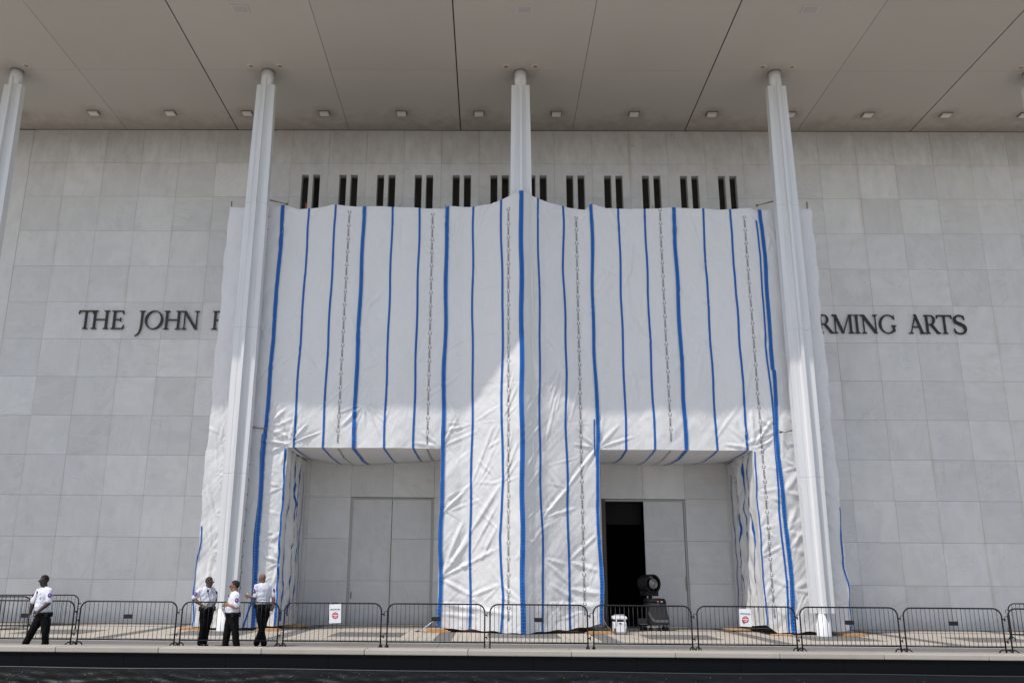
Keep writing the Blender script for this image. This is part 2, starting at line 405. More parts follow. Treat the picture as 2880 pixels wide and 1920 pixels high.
        # slots: panels with two upright openings
for i in range(-6, 6):
    x0 = X0+i*PW; g = .0032
    sa = x0+.50; sb = sa+.31; sc_ = sa+.49; sd = sc_+.31
    for k in (9, 10, 11):
        z0, z1 = k*CH+g, (k+1)*CH-g; mb = MB(); zt = min(z1, SLz1)
        y0 = YW+random.uniform(0, .005); y1 = YW+.32
        mb.box(x0+g, sa, y0, y1, z0, z1); mb.box(sb, sc_, y0, y1, z0, z1); mb.box(sd, x0+PW-g, y0, y1, z0, z1)
        if k == 11: mb.box(sa, sb, y0, y1, SLz1, z1); mb.box(sc_, sd, y0, y1, SLz1, z1)
        mb.obj('marble_slab', M_marble, bld)
    for a, b in ((sa, sb), (sc_, sd)):
        w = MB().box(a, a+.03, YW+.22, YW+.30, SLz0+.03, SLz1-.002).box(b-.03, b, YW+.22, YW+.30, SLz0+.03, SLz1-.002).box(a+.03, b-.03, YW+.22, YW+.30, SLz1-.06, SLz1-.002).obj('window', M_frame, bld)
        MB().box(a, b, YW+.27, YW+.29, SLz0+.02, SLz1-.001).obj('pane', M_glass, w)
# doors
d = MB()
xa, xb = X0-4*PW, X0-2*PW
d = MB().box(xa+.004, xa+.092, YW+.02, YW+.3, 0, 3*CH-.085).box(xb-.092, xb-.004, YW+.02, YW+.3, 0, 3*CH-.085).box(xa+.012, xb-.012, YW+.02, YW+.3, 3*CH-.085, 3*CH-.022).obj('closed_door', mat('door_frame', (.44,.43,.41), .6), bld, label='closed marble double door on the left')
xm = (xa+xb)/2
for (a, b, zs) in ((xa+.10, xm-.012, [.03, 1.62, 4.70]), (xm+.012, xb-.10, [.03, 1.62, 3.19, 4.70])):
    for z0, z1 in zip(zs[:-1], zs[1:]):
        MB().box(a, b, YW+.02, YW+.28, z0+.004, z1-.004).obj('door_slab', M_door, d)
MB().box(xa+.16, xa+.18, YW-.02, YW+.02, .95, 1.2).obj('pull', M_black, d)
mb = MB().box(DX0+.155, DX1+PW-.012, YW+.02, YW+.31, DZ-.085, DZ-.022).box(DX1+PW-.075, DX1+PW-.012, YW+.02, YW+.31, 0, DZ-.085)
d2 = mb.obj('open_doorway', bpy.data.materials['door_frame'], bld, label='open doorway with one marble leaf closed and darkness inside')
for z0, z1 in ((.03, 3.19), (3.19, 4.70)):
    MB().box(DX1+.01, DX1+PW-.10, YW+.02, YW+.10, z0+.004, z1-.004).obj('door_slab', M_door, d2)
MB().box(DX1+PW-.14, DX1+PW-.11, YW-.025, YW+.018, 1.35, 1.85).obj('pull', M_galv, d2)
MB().box(DX0, DX0+.15, YW-.01, YW+.31, 0, DZ-.03).obj('jamb', mat('brown_jamb', (.085,.065,.048), .6), d2)
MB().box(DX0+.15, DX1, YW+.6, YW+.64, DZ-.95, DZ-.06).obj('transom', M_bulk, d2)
# room behind the doorway
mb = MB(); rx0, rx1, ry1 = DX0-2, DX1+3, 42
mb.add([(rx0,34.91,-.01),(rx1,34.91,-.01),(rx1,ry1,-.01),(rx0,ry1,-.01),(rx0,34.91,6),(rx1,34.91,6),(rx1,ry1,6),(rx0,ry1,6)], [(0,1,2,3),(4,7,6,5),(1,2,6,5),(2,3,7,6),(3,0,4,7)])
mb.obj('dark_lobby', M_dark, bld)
MB().box(DX0, DX1, 33.9, 34.91, -.03, -.005).obj('threshold', M_grey, bld)
# overhanging ceiling
EDGE = 24.9
MB().box(-60, 60, EDGE, 34.9, 20.79, 22.4).obj('roof_overhang', M_gap, bld)
rows = [(EDGE+.01, 29.2), (29.2, YW-.03)]
for i in range(-5, 7):
    xa = X0-C4/2+i*C4; xb = xa+C4
    ga = .025 if i % 2 == 0 else .009; gb = .025 if (i+1) % 2 == 0 else .009
    for y0, y1 in rows:
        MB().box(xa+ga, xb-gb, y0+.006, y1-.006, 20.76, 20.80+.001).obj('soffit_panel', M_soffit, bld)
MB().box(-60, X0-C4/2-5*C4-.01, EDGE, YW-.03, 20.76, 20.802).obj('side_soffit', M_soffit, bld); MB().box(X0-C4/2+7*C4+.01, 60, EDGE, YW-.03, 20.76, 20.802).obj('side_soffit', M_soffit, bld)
MB().box(-60, 60, EDGE-.3, EDGE, 20.70, 22.6).obj('fascia', M_white, bld)

# ------------------------------------------------------------------ ceiling lamps
M_lampbody = mat('lamp_housing', (.50,.46,.40), .6); M_lens = mat('lamp_lens', (.72,.68,.62), .3); M_rim = mat('lamp_shadow_gap', (.07,.06,.05), .8)
ordn = ['first','second','third','fourth','fifth','sixth','seventh','eighth','ninth','tenth','eleventh','twelfth','thirteenth','fourteenth','fifteenth']
L0 = thing('ceiling_lamp', '', 'ceiling lamp', (0, 32.33, 20.76), 'box lamps in a row on the ceiling near the wall')
MB().box(-.24, .24, -.22, .22, -.018, -.001).mesh('x', M_rim)
def lamp_parts(root):
    mb = MB().box(-.225, .225, 32.33-.18, 32.33+.18, 20.745, 20.758); mb.obj('rim', M_rim, root)
    MB().box(-.195, .195, 32.33-.15, 32.33+.15, 20.685, 20.744).obj('housing', M_lampbody, root)
    MB().box(-.175, .175, 32.33-.13, 32.33+.13, 20.675, 20.684).obj('lens', M_lens, root)
lamp_parts(L0); lamps = [L0]
for i in range(13): lamps.append(copy_tree(L0))
for i, o in enumerate(lamps):
    o.location.x = X0-11*PW+i*2*PW
    o['label'] = 'box lamp on the beige ceiling, %s from the left' % ordn[i]

# ------------------------------------------------------------------ columns
def star(h, w, s1, w1):
    """cross section: four flanges, stepped"""
    q = [(w, -h), (w, -s1), (w1, -s1), (w1, -w1)]
    out = []
    for k in range(4):
        c, s = math.cos(k*math.pi/2), math.sin(k*math.pi/2)
        pts = q+[(s1, -w1), (s1, -w), (h, -w)]
        out += [(x*c-y*s, x*s+y*c) for x, y in pts]
    return out
COLN = ['far left column cut by the edge of the photo', 'white column standing in front of the left end of the wrapped scaffold', 'white column whose lower part is wrapped by the middle of the white sheeting', 'white column standing in front of the right end of the wrapped scaffold', 'white column beyond the right edge of the photo']
C0 = thing('column', COLN[0], 'column', (0, 29.29, 0), 'slender white columns carrying the roof')
MB().lathe((0, 29.29, 0), [(.235, 0), (.235, .02), (.228, .03), (.228, .715), (.10, .716), (.10, 20.098), (.228, 20.099), (.228, 20.76)], n=36).obj('core', M_white, C0, smooth=False)
for p in bpy.data.objects['core'].data.polygons: p.use_smooth = len(p.vertices) == 4
def half(z): return float(np.interp(z, [.6, 3.3, 6.5, 10, 15, 18, 20.1, 21], [.362, .378, .412, .418, .402, .375, .342, .34]))
def section(z):
    k = half(z)/.418; h = half(z)
    q = [(.045, -.37*k), (.045, -.19*k), (.085, -.155*k), (.19*k, -.155*k), (.225*k, -.17*k), (h, -.17*k)]
    right = q+[(x, -y) for x, y in q[::-1]]; return right+[(-x, y) for x, y in right[::-1]]
zc = [.72, 5.15, 10.35, 15.15, 20.1]
for a, b in zip(zc[:-1], zc[1:]):
    lv = np.linspace(a+.003, b-.003, 5); P_ = [section(z) for z in lv]; n = len(P_[0]); mb = MB()
    for z, P2 in zip(lv, P_): mb.v += [(x, 29.29+y, z) for x, y in P2]
    mb.f = [tuple(range(n-1, -1, -1)), tuple(range(4*n, 5*n))]+[(i*n+j, i*n+(j+1) % n, (i+1)*n+(j+1) % n, (i+1)*n+j) for i in range(4) for j in range(n)]
    o_ = mb.obj('fluted_casing', M_white, C0); b_ = bmesh.new(); b_.from_mesh(o_.data); bmesh.ops.recalc_face_normals(b_, faces=b_.faces[:]); b_.to_mesh(o_.data); b_.free()
MB().zprism([(.045, 29.29-.30), (.045, 29.29-.20), (-.045, 29.29-.20), (-.045, 29.29-.30)][::-1], 20.1, 20.34).obj('fin_tip', M_white, C0)
MB().lathe((0, 29.29, 20.70), [(.24, 0), (.25, .0), (.25, .055), (.24, .055)], n=32).obj('collar', mat('collar_dark', (.20,.18,.155), .7), C0)
cols = [C0]+[copy_tree(C0) for _ in range(4)]
for i, o in enumerate(cols):
    o.location.x = -18.526+i*6*PW+.003*i; o['label'] = COLN[i]
# small round lamps either side of each column head, and hatches
D0 = thing('round_downlight', '', 'round lamp', (0, 28.91, 20.76), 'small round lamps beside the column heads')
MB().lathe((0, 28.91, 20.735), [(.13, 0), (.15, .01), (.15, .024)], n=24).obj('ring', mat('cream_ring', (.55,.50,.40), .5), D0)
MB().lathe((0, 28.91, 20.725), [(.05, 0), (.09, .009)], n=20).obj('bulb', mat('dull_bulb', (.25,.22,.18), .3), D0)
dl = [D0]+[copy_tree(D0) for _ in range(8)]; j = 0
wh = ['the far left column', 'the left column', 'the middle column', 'the right column', 'the column beyond the right edge']
for c in range(5):
    for s, nm in ((-1, 'left'), (1, 'right')):
        if c == 0 and s == -1: continue
        dl[j].location.x = cols[c].location.x+s*.56; dl[j]['label'] = 'small round ceiling lamp %s of the head of %s' % (nm, wh[c]); j += 1
H0 = thing('ceiling_hatch', '', 'ceiling vent', (0, 25.5, 20.76), 'square pale fittings high on the ceiling')
MB().box(-.30, .30, 25.28, 25.72, 20.735, 20.757).obj('frame', mat('hatch_frame', (.50,.47,.44), .6), H0)
MB().box(-.22, .22, 25.35, 25.65, 20.722, 20.734).obj('cover', mat('hatch_cover', (.42,.39,.36), .5), H0)
for i, o in enumerate([H0, copy_tree(H0), copy_tree(H0)]):
    o.location.x = cols[i+1].location.x+(-.02, 0, .03)[i]; o['label'] = 'pale square ceiling fitting at the top edge above the %s column' % ('left', 'middle', 'right')[i]

# ------------------------------------------------------------------ lettering
def stroke(pts, ws):
    P = [Vector((a, b)) for a, b in pts]; L = []; R = []
    for i, p in enumerate(P):
        t = (P[min(i+1, len(P)-1)]-P[max(i-1, 0)]).normalized(); nrm = Vector((-t.y, t.x)); w = ws[i]/2
        L.append(p+nrm*w); R.append(p-nrm*w)
    return [[tuple(v) for v in (R[i], R[i+1], L[i+1], L[i])] for i in range(len(P)-1)]
def bez(p0, p1, p2, p3, n=14):
    return [tuple((1-t)**3*np.array(p0)+3*(1-t)**2*t*np.array(p1)+3*(1-t)*t*t*np.array(p2)+t**3*np.array(p3)) for t in np.linspace(0, 1, n)]
W, TN = .118, .05
def rect(x0, x1, z0, z1): return [(x0, z0), (x1, z0), (x1, z1), (x0, z1)]
def foot(xc, h=.15, z=0, up=1): return [(xc-h, z), (xc+h, z), (xc+h, z+.035*up), (xc+.06, z+.075*up), (xc-.06, z+.075*up), (xc-h, z+.035*up)]
def stem(xc, w=W, lo=0, hi=1): return [rect(xc-w/2, xc+w/2, lo, hi)]
def ring(cx, rx, n0, n1, tw=W*1.12, tn=TN*.9, ry=.51, N_=40, cz=.5):
    pts = []; ws = []
    for a in np.linspace(math.radians(n0), math.radians(n1), N_):
        w = tn+(tw-tn)*abs(math.cos(a+.25))**1.5
        pts.append((cx+(rx-w/2)*math.cos(a), cz+(ry-w/2)*math.sin(a))); ws.append(w)
    return stroke(pts, ws)
def diag(x0, z0, x1, z1, w):
    h = w/2*math.hypot(x1-x0, z1-z0)/abs(z1-z0); return [(x0-h, z0), (x0+h, z0), (x1+h, z1), (x1-h, z1)]
GL = {
 'T': (.92, stem(.46)+[rect(.02, .90, .935, 1), foot(.46, .16), [(.02,1),(-.01,.80),(.03,.80),(.10,.94)], [(.90,1),(.93,.80),(.89,.80),(.82,.94)]]),
 'H': (1.0, stem(.18)+stem(.82)+[rect(.2, .8, .48, .545), foot(.18), foot(.82), foot(.18, z=1, up=-1), foot(.82, z=1, up=-1)]),
 'E': (.78, stem(.18)+[rect(.1, .70, 0, .06), rect(.1, .66, .94, 1), rect(.2, .54, .48, .54), foot(.18), foot(.18, z=1, up=-1), [(.70,0),(.75,.22),(.71,.22),(.62,.05)], [(.66,1),(.69,.80),(.65,.80),(.58,.95)], rect(.51, .55, .40, .62)]),
 'F': (.72, stem(.18)+[rect(.1, .66, .94, 1), rect(.2, .54, .48, .54), foot(.18, .17), foot(.18, z=1, up=-1), [(.66,1),(.69,.80),(.65,.80),(.58,.95)], rect(.51, .55, .40, .62)]),
 'J': (.46, [foot(.30, .16, 1, -1)]+stroke([(.30, 1), (.30, .5)]+bez((.30, .45), (.30, .0), (.26, -.25), (.0, -.36)), [W, W]+list(np.linspace(W, .05, 14)))),
 'O': (1.02, ring(.51, .50, 0, 360, N_=56)),
 'N': (1.02, stem(.18, TN)+stem(.84, TN)+[diag(.84, 0, .16, 1, W*1.15), foot(.18, .13), foot(.84, .13, 1, -1), foot(.13, .12, 1, -1)]),
 'R': (.86, stem(.18)+[foot(.18), foot(.18, z=1, up=-1), rect(.2, .40, .94, 1), rect(.2, .40, .46, .52)]+ring(.38, .27, -92, 92, ry=.27, cz=.73, N_=24)+[diag(.80, 0, .42, .50, W*1.05), foot(.80, .11)]),
 'M': (1.22, stem(.16, TN)+stem(1.04)+[diag(.58, 0, .18, 1, W*1.1), diag(.58, 0, .99, 1, TN), foot(.16, .13), foot(1.04, .16), foot(.12, .12, 1, -1), foot(1.07, .13, 1, -1)]),
 'I': (.36, stem(.18)+[foot(.18), foot(.18, z=1, up=-1)]),
 'G': (.98, ring(.51, .50, 42, 322, N_=48)+[rect(.76, .88, .10, .44), foot(.83, .14, .44, -1), [(.86,.99),(.89,.74),(.85,.74),(.80,.86)]]),
 'A': (.94, [diag(.14, 0, .47, 1, TN), diag(.80, 0, .45, 1.03, W*1.1), rect(.24, .66, .33, .39), foot(.14, .13), foot(.80, .15)]),
 'S': (.62, stroke(bez((.54, .84), (.46, 1.04), (.10, 1.02), (.10, .76), 12)[:-1]+bez((.10, .76), (.10, .50), (.56, .56), (.56, .26), 14)[:-1]+bez((.56, .26), (.56, -.06), (.14, -.06), (.05, .18), 12),
        list(np.linspace(TN, .12, 11))+list(.13+.03*np.sin(np.linspace(0, math.pi, 13)))+list(np.linspace(.12, TN, 12)))+[[(.52,.99),(.56,.74),(.53,.74),(.47,.88)], [(.07,.02),(.03,.28),(.06,.28),(.12,.12)]]),
}
sign = thing('wall_lettering', 'dark metal serif letters of the building name, ends showing either side of the scaffold', 'lettering', (X0, YW-.1, 11.6))
def letter(ch, px0, px1, left, zb):
    """x extents measured on the wall"""
    adv, polys = GL[ch]; s = .80
    k = (px1-px0)/adv
    mb = MB()
    for i, P in enumerate(polys):
        P2 = [(px0+a*k, zb+b*s) for a, b in P]
        ar = sum(P2[j][0]*P2[(j+1) % len(P2)][1]-P2[(j+1) % len(P2)][0]*P2[j][1] for j in range(len(P2)))
        if ar < 0: P2 = P2[::-1]
        mb.prism(P2, YW-.085-.0012*(i % 9)-.0002*(i//9), YW-.035)
    mb.obj('letter', M_bronze, sign)
SL_ = 155.8
for ch, a, b in (('T',530,628),('H',615,735),('E',742,836),('J',908,962),('O',962,1082),('H',1082,1202),('N',1198,1320),('F',1397,1478)):
    letter(ch, -17.09+(a-530)/SL_, -17.09+(b-530)/SL_, True, 11.585)
SR_ = 162.
for ch, a, b in (('R',985,1085),('M',1084,1226),('I',1226,1268),('N',1270,1392),('G',1392,1508),('A',1584,1692),('R',1690,1790),('T',1776,1878),('S',1882,1970)):
    letter(ch, 13.86+(a-1049)/SR_, 13.86+(b-1049)/SR_, False, 11.565)

# ------------------------------------------------------------------ wrapped scaffold
YT = 29.80
tarp = thing('wrapped_scaffold', 'white flame retardant sheeting with blue taped seams wrapped over a scaffold', 'scaffold wrap', (X0, YT, 0))
OPL = (-7.10, -1.70); OPR = (3.82, 9.20); OZ = 6.14
def seg(a, b, d): return list(np.linspace(a, b, max(2, int(round((b-a)/d))+1)))
xs = seg(TX0, OPL[0], .045)+seg(OPL[0], OPL[1], .05)[1:]+seg(OPL[1], OPR[0], .035)[1:]+seg(OPR[0], OPR[1], .05)[1:]+seg(OPR[1], TX1, .045)[1:]
xs = np.array(xs); dz = OZ/130; zs = np.arange(0, int(TZT/dz)+1)*dz; zs = zs*(TZT/zs[-1]) if False else zs
XG, ZG = np.meshgrid(xs, zs, indexing='ij')
def prof(x):
    px = [-12, -1.0, -.55, .2, .92, X0-.06, X0+.06, 1.43, 1.53, 2.0, 3.3, 14]
    py = [YT, YT, YT-.10, YT-.42, YT-.82, YT-.905, YT-.905, YT-.72, YT-.62, YT-.38, YT, YT]
    return np.interp(x, px, py)
YG = prof(XG)
YG = (np.roll(YG, 1, 0)+YG*2+np.roll(YG, -1, 0))/4; YG[0] = YT; YG[-1] = YT
def vnoise(X, Z, sx, sz, seed):
    r = np.random.RandomState(seed); g = r.rand(64, 64)
    u = X/sx+500; v = Z/sz+500; iu = np.floor(u).astype(int); iv = np.floor(v).astype(int); fu = u-iu; fv = v-iv
    fu = fu*fu*(3-2*fu); fv = fv*fv*(3-2*fv)
    a = g[iu % 64, iv % 64]; b = g[(iu+1) % 64, iv % 64]; c = g[iu % 64, (iv+1) % 64]; d_ = g[(iu+1) % 64, (iv+1) % 64]
    return (a*(1-fu)+b*fu)*(1-fv)+(c*(1-fu)+d_*fu)*fv-.5
low = np.clip((9.5-ZG)/8.5, 0, 1)                       # looser lower down
D = np.zeros_like(XG)
D += vnoise(XG, ZG, 1.0, 5., 1)*.10+vnoise(XG, ZG, .42, 2.6, 2)*.030
D += vnoise(XG+.35*ZG, ZG-.5*XG, .5, 2.2, 3)*(.014+.022*low)+vnoise(XG-.6*ZG, ZG+.4*XG, .35, 1.6, 4)*(.008+.018*low)
D += vnoise(XG+.8*ZG, ZG-.8*XG, .14, 1.2, 5)*(.006+.014*low)+vnoise(XG-.9*ZG, ZG+.9*XG, .11, .9, 8)*(.004+.012*low)
D += vnoise(XG, ZG, .16, .16, 6)*.006+vnoise(XG+.25*ZG, ZG, .22, 1.3, 13)*.014+vnoise(XG-.5*ZG, ZG, .3, 1.1, 14)*.016
D += vnoise(XG+.3*ZG, ZG, .42, 1.9, 24)*.034+vnoise(XG-.25*ZG, ZG, .6, 2.3, 25)*.036+vnoise(XG-.7*ZG, ZG+.5*XG, .22, .9, 26)*.014+vnoise(XG+.9*ZG, ZG-.5*XG, .25, 1.0, 27)*.014
D += vnoise(XG, ZG, .8, .28, 28)*.008
D -= np.clip((ZG-15.0)/.05, 0, 1)*.022
# belly between the horizontal scaffold lifts
lift = 1.93
ph = (ZG-.25) % lift/lift
D -= (np.sin(np.pi*ph)*.05)*(.5+vnoise(XG, ZG, 1.4, 2.0, 7))
D += np.exp(-((ph-.0)/.02)**2)*.0
def crease(x0, z0, x1, z1, amp, w):
    global D
    L = math.hypot(x1-x0, z1-z0); tx, tz = (x1-x0)/L, (z1-z0)/L
    u = ((XG-x0)*tx+(ZG-z0)*tz); d_ = ((XG-x0)*(-tz)+(ZG-z0)*tx); t = np.clip(u/L, 0, 1)
    ww = w*(.35+1.3*t*(1.2-t)); env = np.where((u > 0) & (u < L), np.sin(np.pi*np.clip(t, 0, 1))**.45, 0)
    sh = np.maximum(0, 1-np.abs(d_)/ww)-.55*np.maximum(0, 1-np.abs(d_-1.5*ww)/(1.3*ww))-.25*np.maximum(0, 1-np.abs(d_+1.6*ww)/(1.5*ww))
    D -= amp*sh*env
def fan(x, z, a0, a1, n, L, amp, w):
    for i in range(n):
        a = math.radians(a0+(a1-a0)*(i+.5*RNG.rand())/max(1, n-1)); l = L*(.6+.6*RNG.rand())
        crease(x, z, x+l*math.cos(a), z+l*math.sin(a), amp*(.5+.9*RNG.rand()), w*(.6+.7*RNG.rand()))
# pull points on the middle leg
EXPL = [
 # left half of the middle leg: long folds strung between the ties
 (-1.62,1.75,-.62,3.1,.085,.16),(-1.62,1.75,.38,2.75,.07,.13),(-1.62,1.72,-.6,1.15,.07,.12),(-1.6,1.78,-.9,3.6,.06,.12),(-.62,1.12,.40,1.55,.05,.11),(-.6,1.08,.1,.55,.045,.12),
 (.42,1.55,1.05,1.0,.04,.10),(.42,1.55,.95,2.3,.03,.07),(.42,1.55,-.35,.75,.035,.09),(-1.6,.85,.9,.55,.055,.16),(-1.62,.5,-.3,.42,.04,.12),
 (-1.0,2.7,.40,4.85,.075,.13),(-.75,2.3,.30,4.2,.055,.10),(-.35,2.2,.35,3.6,.04,.09),(-1.62,3.9,-.66,4.85,.06,.10),(-1.62,3.9,-.2,4.4,.03,.08),
 (.42,4.88,1.02,6.35,.065,.09),(.42,4.88,.85,6.9,.045,.07),(.44,4.86,1.05,5.7,.05,.08),(.44,4.84,1.06,5.1,.03,.06),(.42,4.88,-.5,4.95,.02,.08),
 (-.62,4.88,.15,6.9,.06,.11),(-.62,4.88,-1.5,4.4,.03,.09),(-.3,5.0,.38,6.6,.035,.08),(-.62,7.0,-1.6,6.75,.045,.09),(-.62,7.0,-1.55,7.05,.03,.06),(-.6,7.0,.3,7.05,.025,.05),
 (.42,7.0,1.0,8.3,.05,.07),(.42,7.0,.9,8.9,.04,.06),(.43,7.0,1.0,7.6,.035,.06),(.42,7.0,.0,6.0,.03,.09),(-1.6,6.3,-1.1,7.3,.03,.07),(-1.6,6.25,-1.2,5.6,.03,.08),
 (.3,8.6,.95,10.2,.02,.07),(.5,8.9,.98,10.8,.018,.06),(-.6,8.4,.2,8.5,.015,.05),
 # right half
 (1.85,3.75,2.70,4.75,.07,.11),(2.70,4.8,3.72,6.15,.065,.10),(1.85,3.75,3.0,4.1,.04,.11),(2.72,4.8,2.0,4.9,.02,.07),(2.7,4.8,2.05,5.6,.03,.09),
 (1.22,4.6,1.72,5.35,.05,.07),(1.22,5.3,1.74,6.2,.045,.06),(1.22,6.1,1.74,6.9,.05,.07),(1.24,7.2,1.72,8.1,.03,.06),(1.22,3.6,1.7,4.1,.03,.06),(1.22,2.6,1.74,3.3,.035,.08),
 (2.72,2.3,3.72,2.0,.055,.13),(2.72,2.35,3.7,3.2,.04,.10),(1.85,2.35,2.66,1.6,.05,.12),(1.85,2.4,2.62,2.2,.04,.10),(2.70,1.4,3.74,1.2,.06,.16),(1.9,.9,3.7,.75,.05,.17),(2.0,1.6,3.6,.55,.045,.14),
 (3.74,6.2,3.0,7.0,.04,.08),(3.74,6.2,2.9,6.3,.03,.08),(3.74,6.2,3.2,5.2,.035,.09),(2.1,7.4,2.5,8.9,.03,.09),(2.3,7.2,2.62,8.6,.028,.08),(1.95,6.3,2.4,8.0,.03,.09),(2.8,7.0,3.3,8.7,.02,.08),(2.72,7.0,3.6,7.05,.02,.06),
]
for a_, b_, c_, d_, e_, f_ in EXPL: crease(a_, b_, c_, d_, e_*.82, f_*.92)
# legs at both ends
for z_ in (1.0, 2.3, 3.5, 4.9, 6.0):
    fan(-7.12, z_+RNG.uniform(-.5,.5), 110, 250, 4, .75, .045, .08); fan(-7.9, z_+.5, -60, 60, 4, .7, .03, .06)
    fan(-9.5, z_+.3, -80, 80, 4, 1., .03, .07); fan(9.25, z_+RNG.uniform(-.5,.5), -60, 60, 3, .7, .025, .09); fan(10.1, z_+.6+RNG.uniform(-.4,.4), 130, 240, 2, .7, .022, .10)
    fan(10.2, z_+.2+RNG.uniform(-.5,.5), RNG.uniform(-70,-20), RNG.uniform(10,60), 2, 1.4, .03, .16); fan(11.9, z_-.2+RNG.uniform(-.5,.5), 120, 240, 3, .9, .03, .12)
# beams: starbursts at torn ties and corners
fan(-4.45, 7.75, 200, 340, 7, 1.3, .035, .08); fan(-7.05, 6.25, 20, 160, 6, 1.3, .05, .09); fan(-1.7, 6.2, 20, 170, 6, 1.2, .035, .08)
fan(9.2, 6.2, 20, 160, 6, 1.2, .05, .09); fan(3.8, 6.2, 10, 170, 6, 1.2, .035, .08); fan(-7.9, 6.85, -60, 60, 5, 1.0, .04, .08); fan(10.15, 6.85, 110, 250, 6, 1.2, .045, .09)
for x0_, z0_, x1_, z1_ in ((-.58,11.95,.36,12.0),(-.58,10.2,.36,10.28),(3.85,10.9,4.7,10.6),(3.85,12.9,4.9,12.4),(-3.6,10.9,-2.8,10.95),(7.0,11.0,7.9,10.9),(3.8,9.0,6.8,8.6),(-4.7,8.9,-3.8,9.3)): crease(x0_, z0_, x1_, z1_, .028, .07)
for _ in range(120):
    x_ = RNG.uniform(TX0+.3, TX1-.3); z_ = RNG.uniform(6.3, 15.1); a = math.radians(RNG.choice([65, 115, 80, 100, 45, 135])+RNG.uniform(-12, 12)); l = RNG.uniform(.5, 2.2)
    crease(x_, z_, x_+l*math.cos(a), z_+l*math.sin(a), RNG.uniform(.012, .036), RNG.uniform(.035, .10))
for _ in range(60):
    leg = RNG.choice([0, 1, 1, 2]); x_ = RNG.uniform(*[(TX0+.2, -7.3), (-1.5, 3.5), (9.5, 11.8)][leg]); z_ = RNG.uniform(.3, 7.5)
    a = RNG.uniform(.2, 1.3) if RNG.rand() < .6 else RNG.uniform(1.8, 2.9); l = RNG.uniform(.5, 1.6)
    crease(x_, z_, x_+l*math.cos(a), z_+l*math.sin(a), RNG.uniform(.010, .032), RNG.uniform(.04, .09))
# folds left from the packed roll: faint level lines
for zf in (8.35, 10.9, 13.0): D += np.exp(-((ZG-zf-.02*np.sin(XG))/.035)**2)*.010
# ribs of the scaffold standards
# keep the column from poking through: sheet rests on it
lim = prof(XG)-.0
D = np.where(lim < YT-.05, np.minimum(D, .012+np.abs(D)*.1*0+.0), D)
YG = YG+D
# top hem and bottom hem
xt = [TX0, -9.3, -8.4, -7.8, -7.3, -6.5, -6.0, -5.0, -4.2, -3.4, -2.6, -1.75, -1.6, -.8, 0, .45, .95, X0, 1.3, 1.7, 2.2, 2.7, 3.6, 3.78, 4.4, 5.2, 6.3, 6.8, 7.6, 8.6, 9.7, 10.0, 11., TX1]
zt = [15.28, 15.22, 15.26, 15.36, 15.20, 15.25, 15.37, 15.32, 15.30, 15.27, 15.22, 15.22, 15.34, 15.28, 15.27, 15.37, 15.53, 15.56, 15.54, 15.42, 15.31, 15.27, 15.20, 15.42, 15.25, 15.24, 15.26, 15.34, 15.27, 15.24, 15.30, 15.24, 15.22, 15.24]
top = np.interp(XG, xt, zt); zmax = zs[-1]
wt = np.clip((ZG-14.3)/(zmax-14.3), 0, 1)**1.5
hem = np.interp(XG, [TX0, -9.0, -8.2, -7.9, -7.1, -1.7, -1.3, -.5, .3, .9, 1.4, 1.9, 2.6, 3.2, 3.8, 9.2, 9.6, 10.0, 10.4, 11.2, TX1], [.12, .08, .06, .10, .16, .20, .10, .09, .05, .02, .03, .09, .12, .20, .30, .30, .08, .06, .10, .12, .16])+.02*np.sin(XG*9)
wb = np.clip((1.6-ZG)/1.6, 0, 1)
ZP = ZG+(top-zmax)*wt+hem*wb
XP = XG.copy()
for xe, sg in ((OPL[0], 1), (OPL[1], -1), (OPR[0], 1), (OPR[1], -1)):
    we = np.exp(-((XG-xe)/.2)**2)*(ZG < OZ+.2)*np.clip((OZ+.2-ZG)/.6, 0, 1)
    XP += we*(.045*vnoise(ZG*1.0, ZG*0+xe, 1.1, 3., 15)+.02*vnoise(ZG, ZG*0+xe, .3, 3., 16))
for xe, sg in ((TX0, -1), (TX1, 1)):
    we = np.exp(-((XG-xe)/.3)**2); XP += we*(.03*np.sin(ZG*1.6+xe)+.018*np.sin(ZG*5.1))
class Sheet:
    def __init__(s, P): s.P = P; s.nu, s.nv = P.shape[:2]
    def at(s, u, v):
        u = min(max(u, 0), s.nu-1.001); v = min(max(v, 0), s.nv-1.001); i, j = int(u), int(v); a, b = u-i, v-j; P = s.P
        return P[i,j]*(1-a)*(1-b)+P[i+1,j]*a*(1-b)+P[i,j+1]*(1-a)*b+P[i+1,j+1]*a*b
    def nrm(s, u, v, flip):
        e = .6; a = s.at(u+e, v)-s.at(u-e, v); b = s.at(u, v+e)-s.at(u, v-e); n = np.cross(a, b); n /= (np.linalg.norm(n)+1e-9); return n*flip
    def mesh(s, mask=None):
        nu, nv = s.nu, s.nv; mb = MB(); mb.v = s.P.reshape(-1, 3).tolist()
        I, J = np.meshgrid(np.arange(nu-1), np.arange(nv-1), indexing='ij'); k = (I*nv+J)
        if mask is not None: k = k[mask(I, J)]
        k = k.ravel(); mb.f = np.stack([k, k+nv, k+nv+1, k+1], 1).tolist(); return mb
front = Sheet(np.stack([XP, YG, ZP], 2))
jo = int(round(OZ/dz))
def mask(I, J):
    xc = (xs[I]+xs[I+1])/2
    hole = (J < jo) & (((xc > OPL[0]) & (xc < OPL[1])) | ((xc > OPR[0]) & (xc < OPR[1])))
    return ~hole
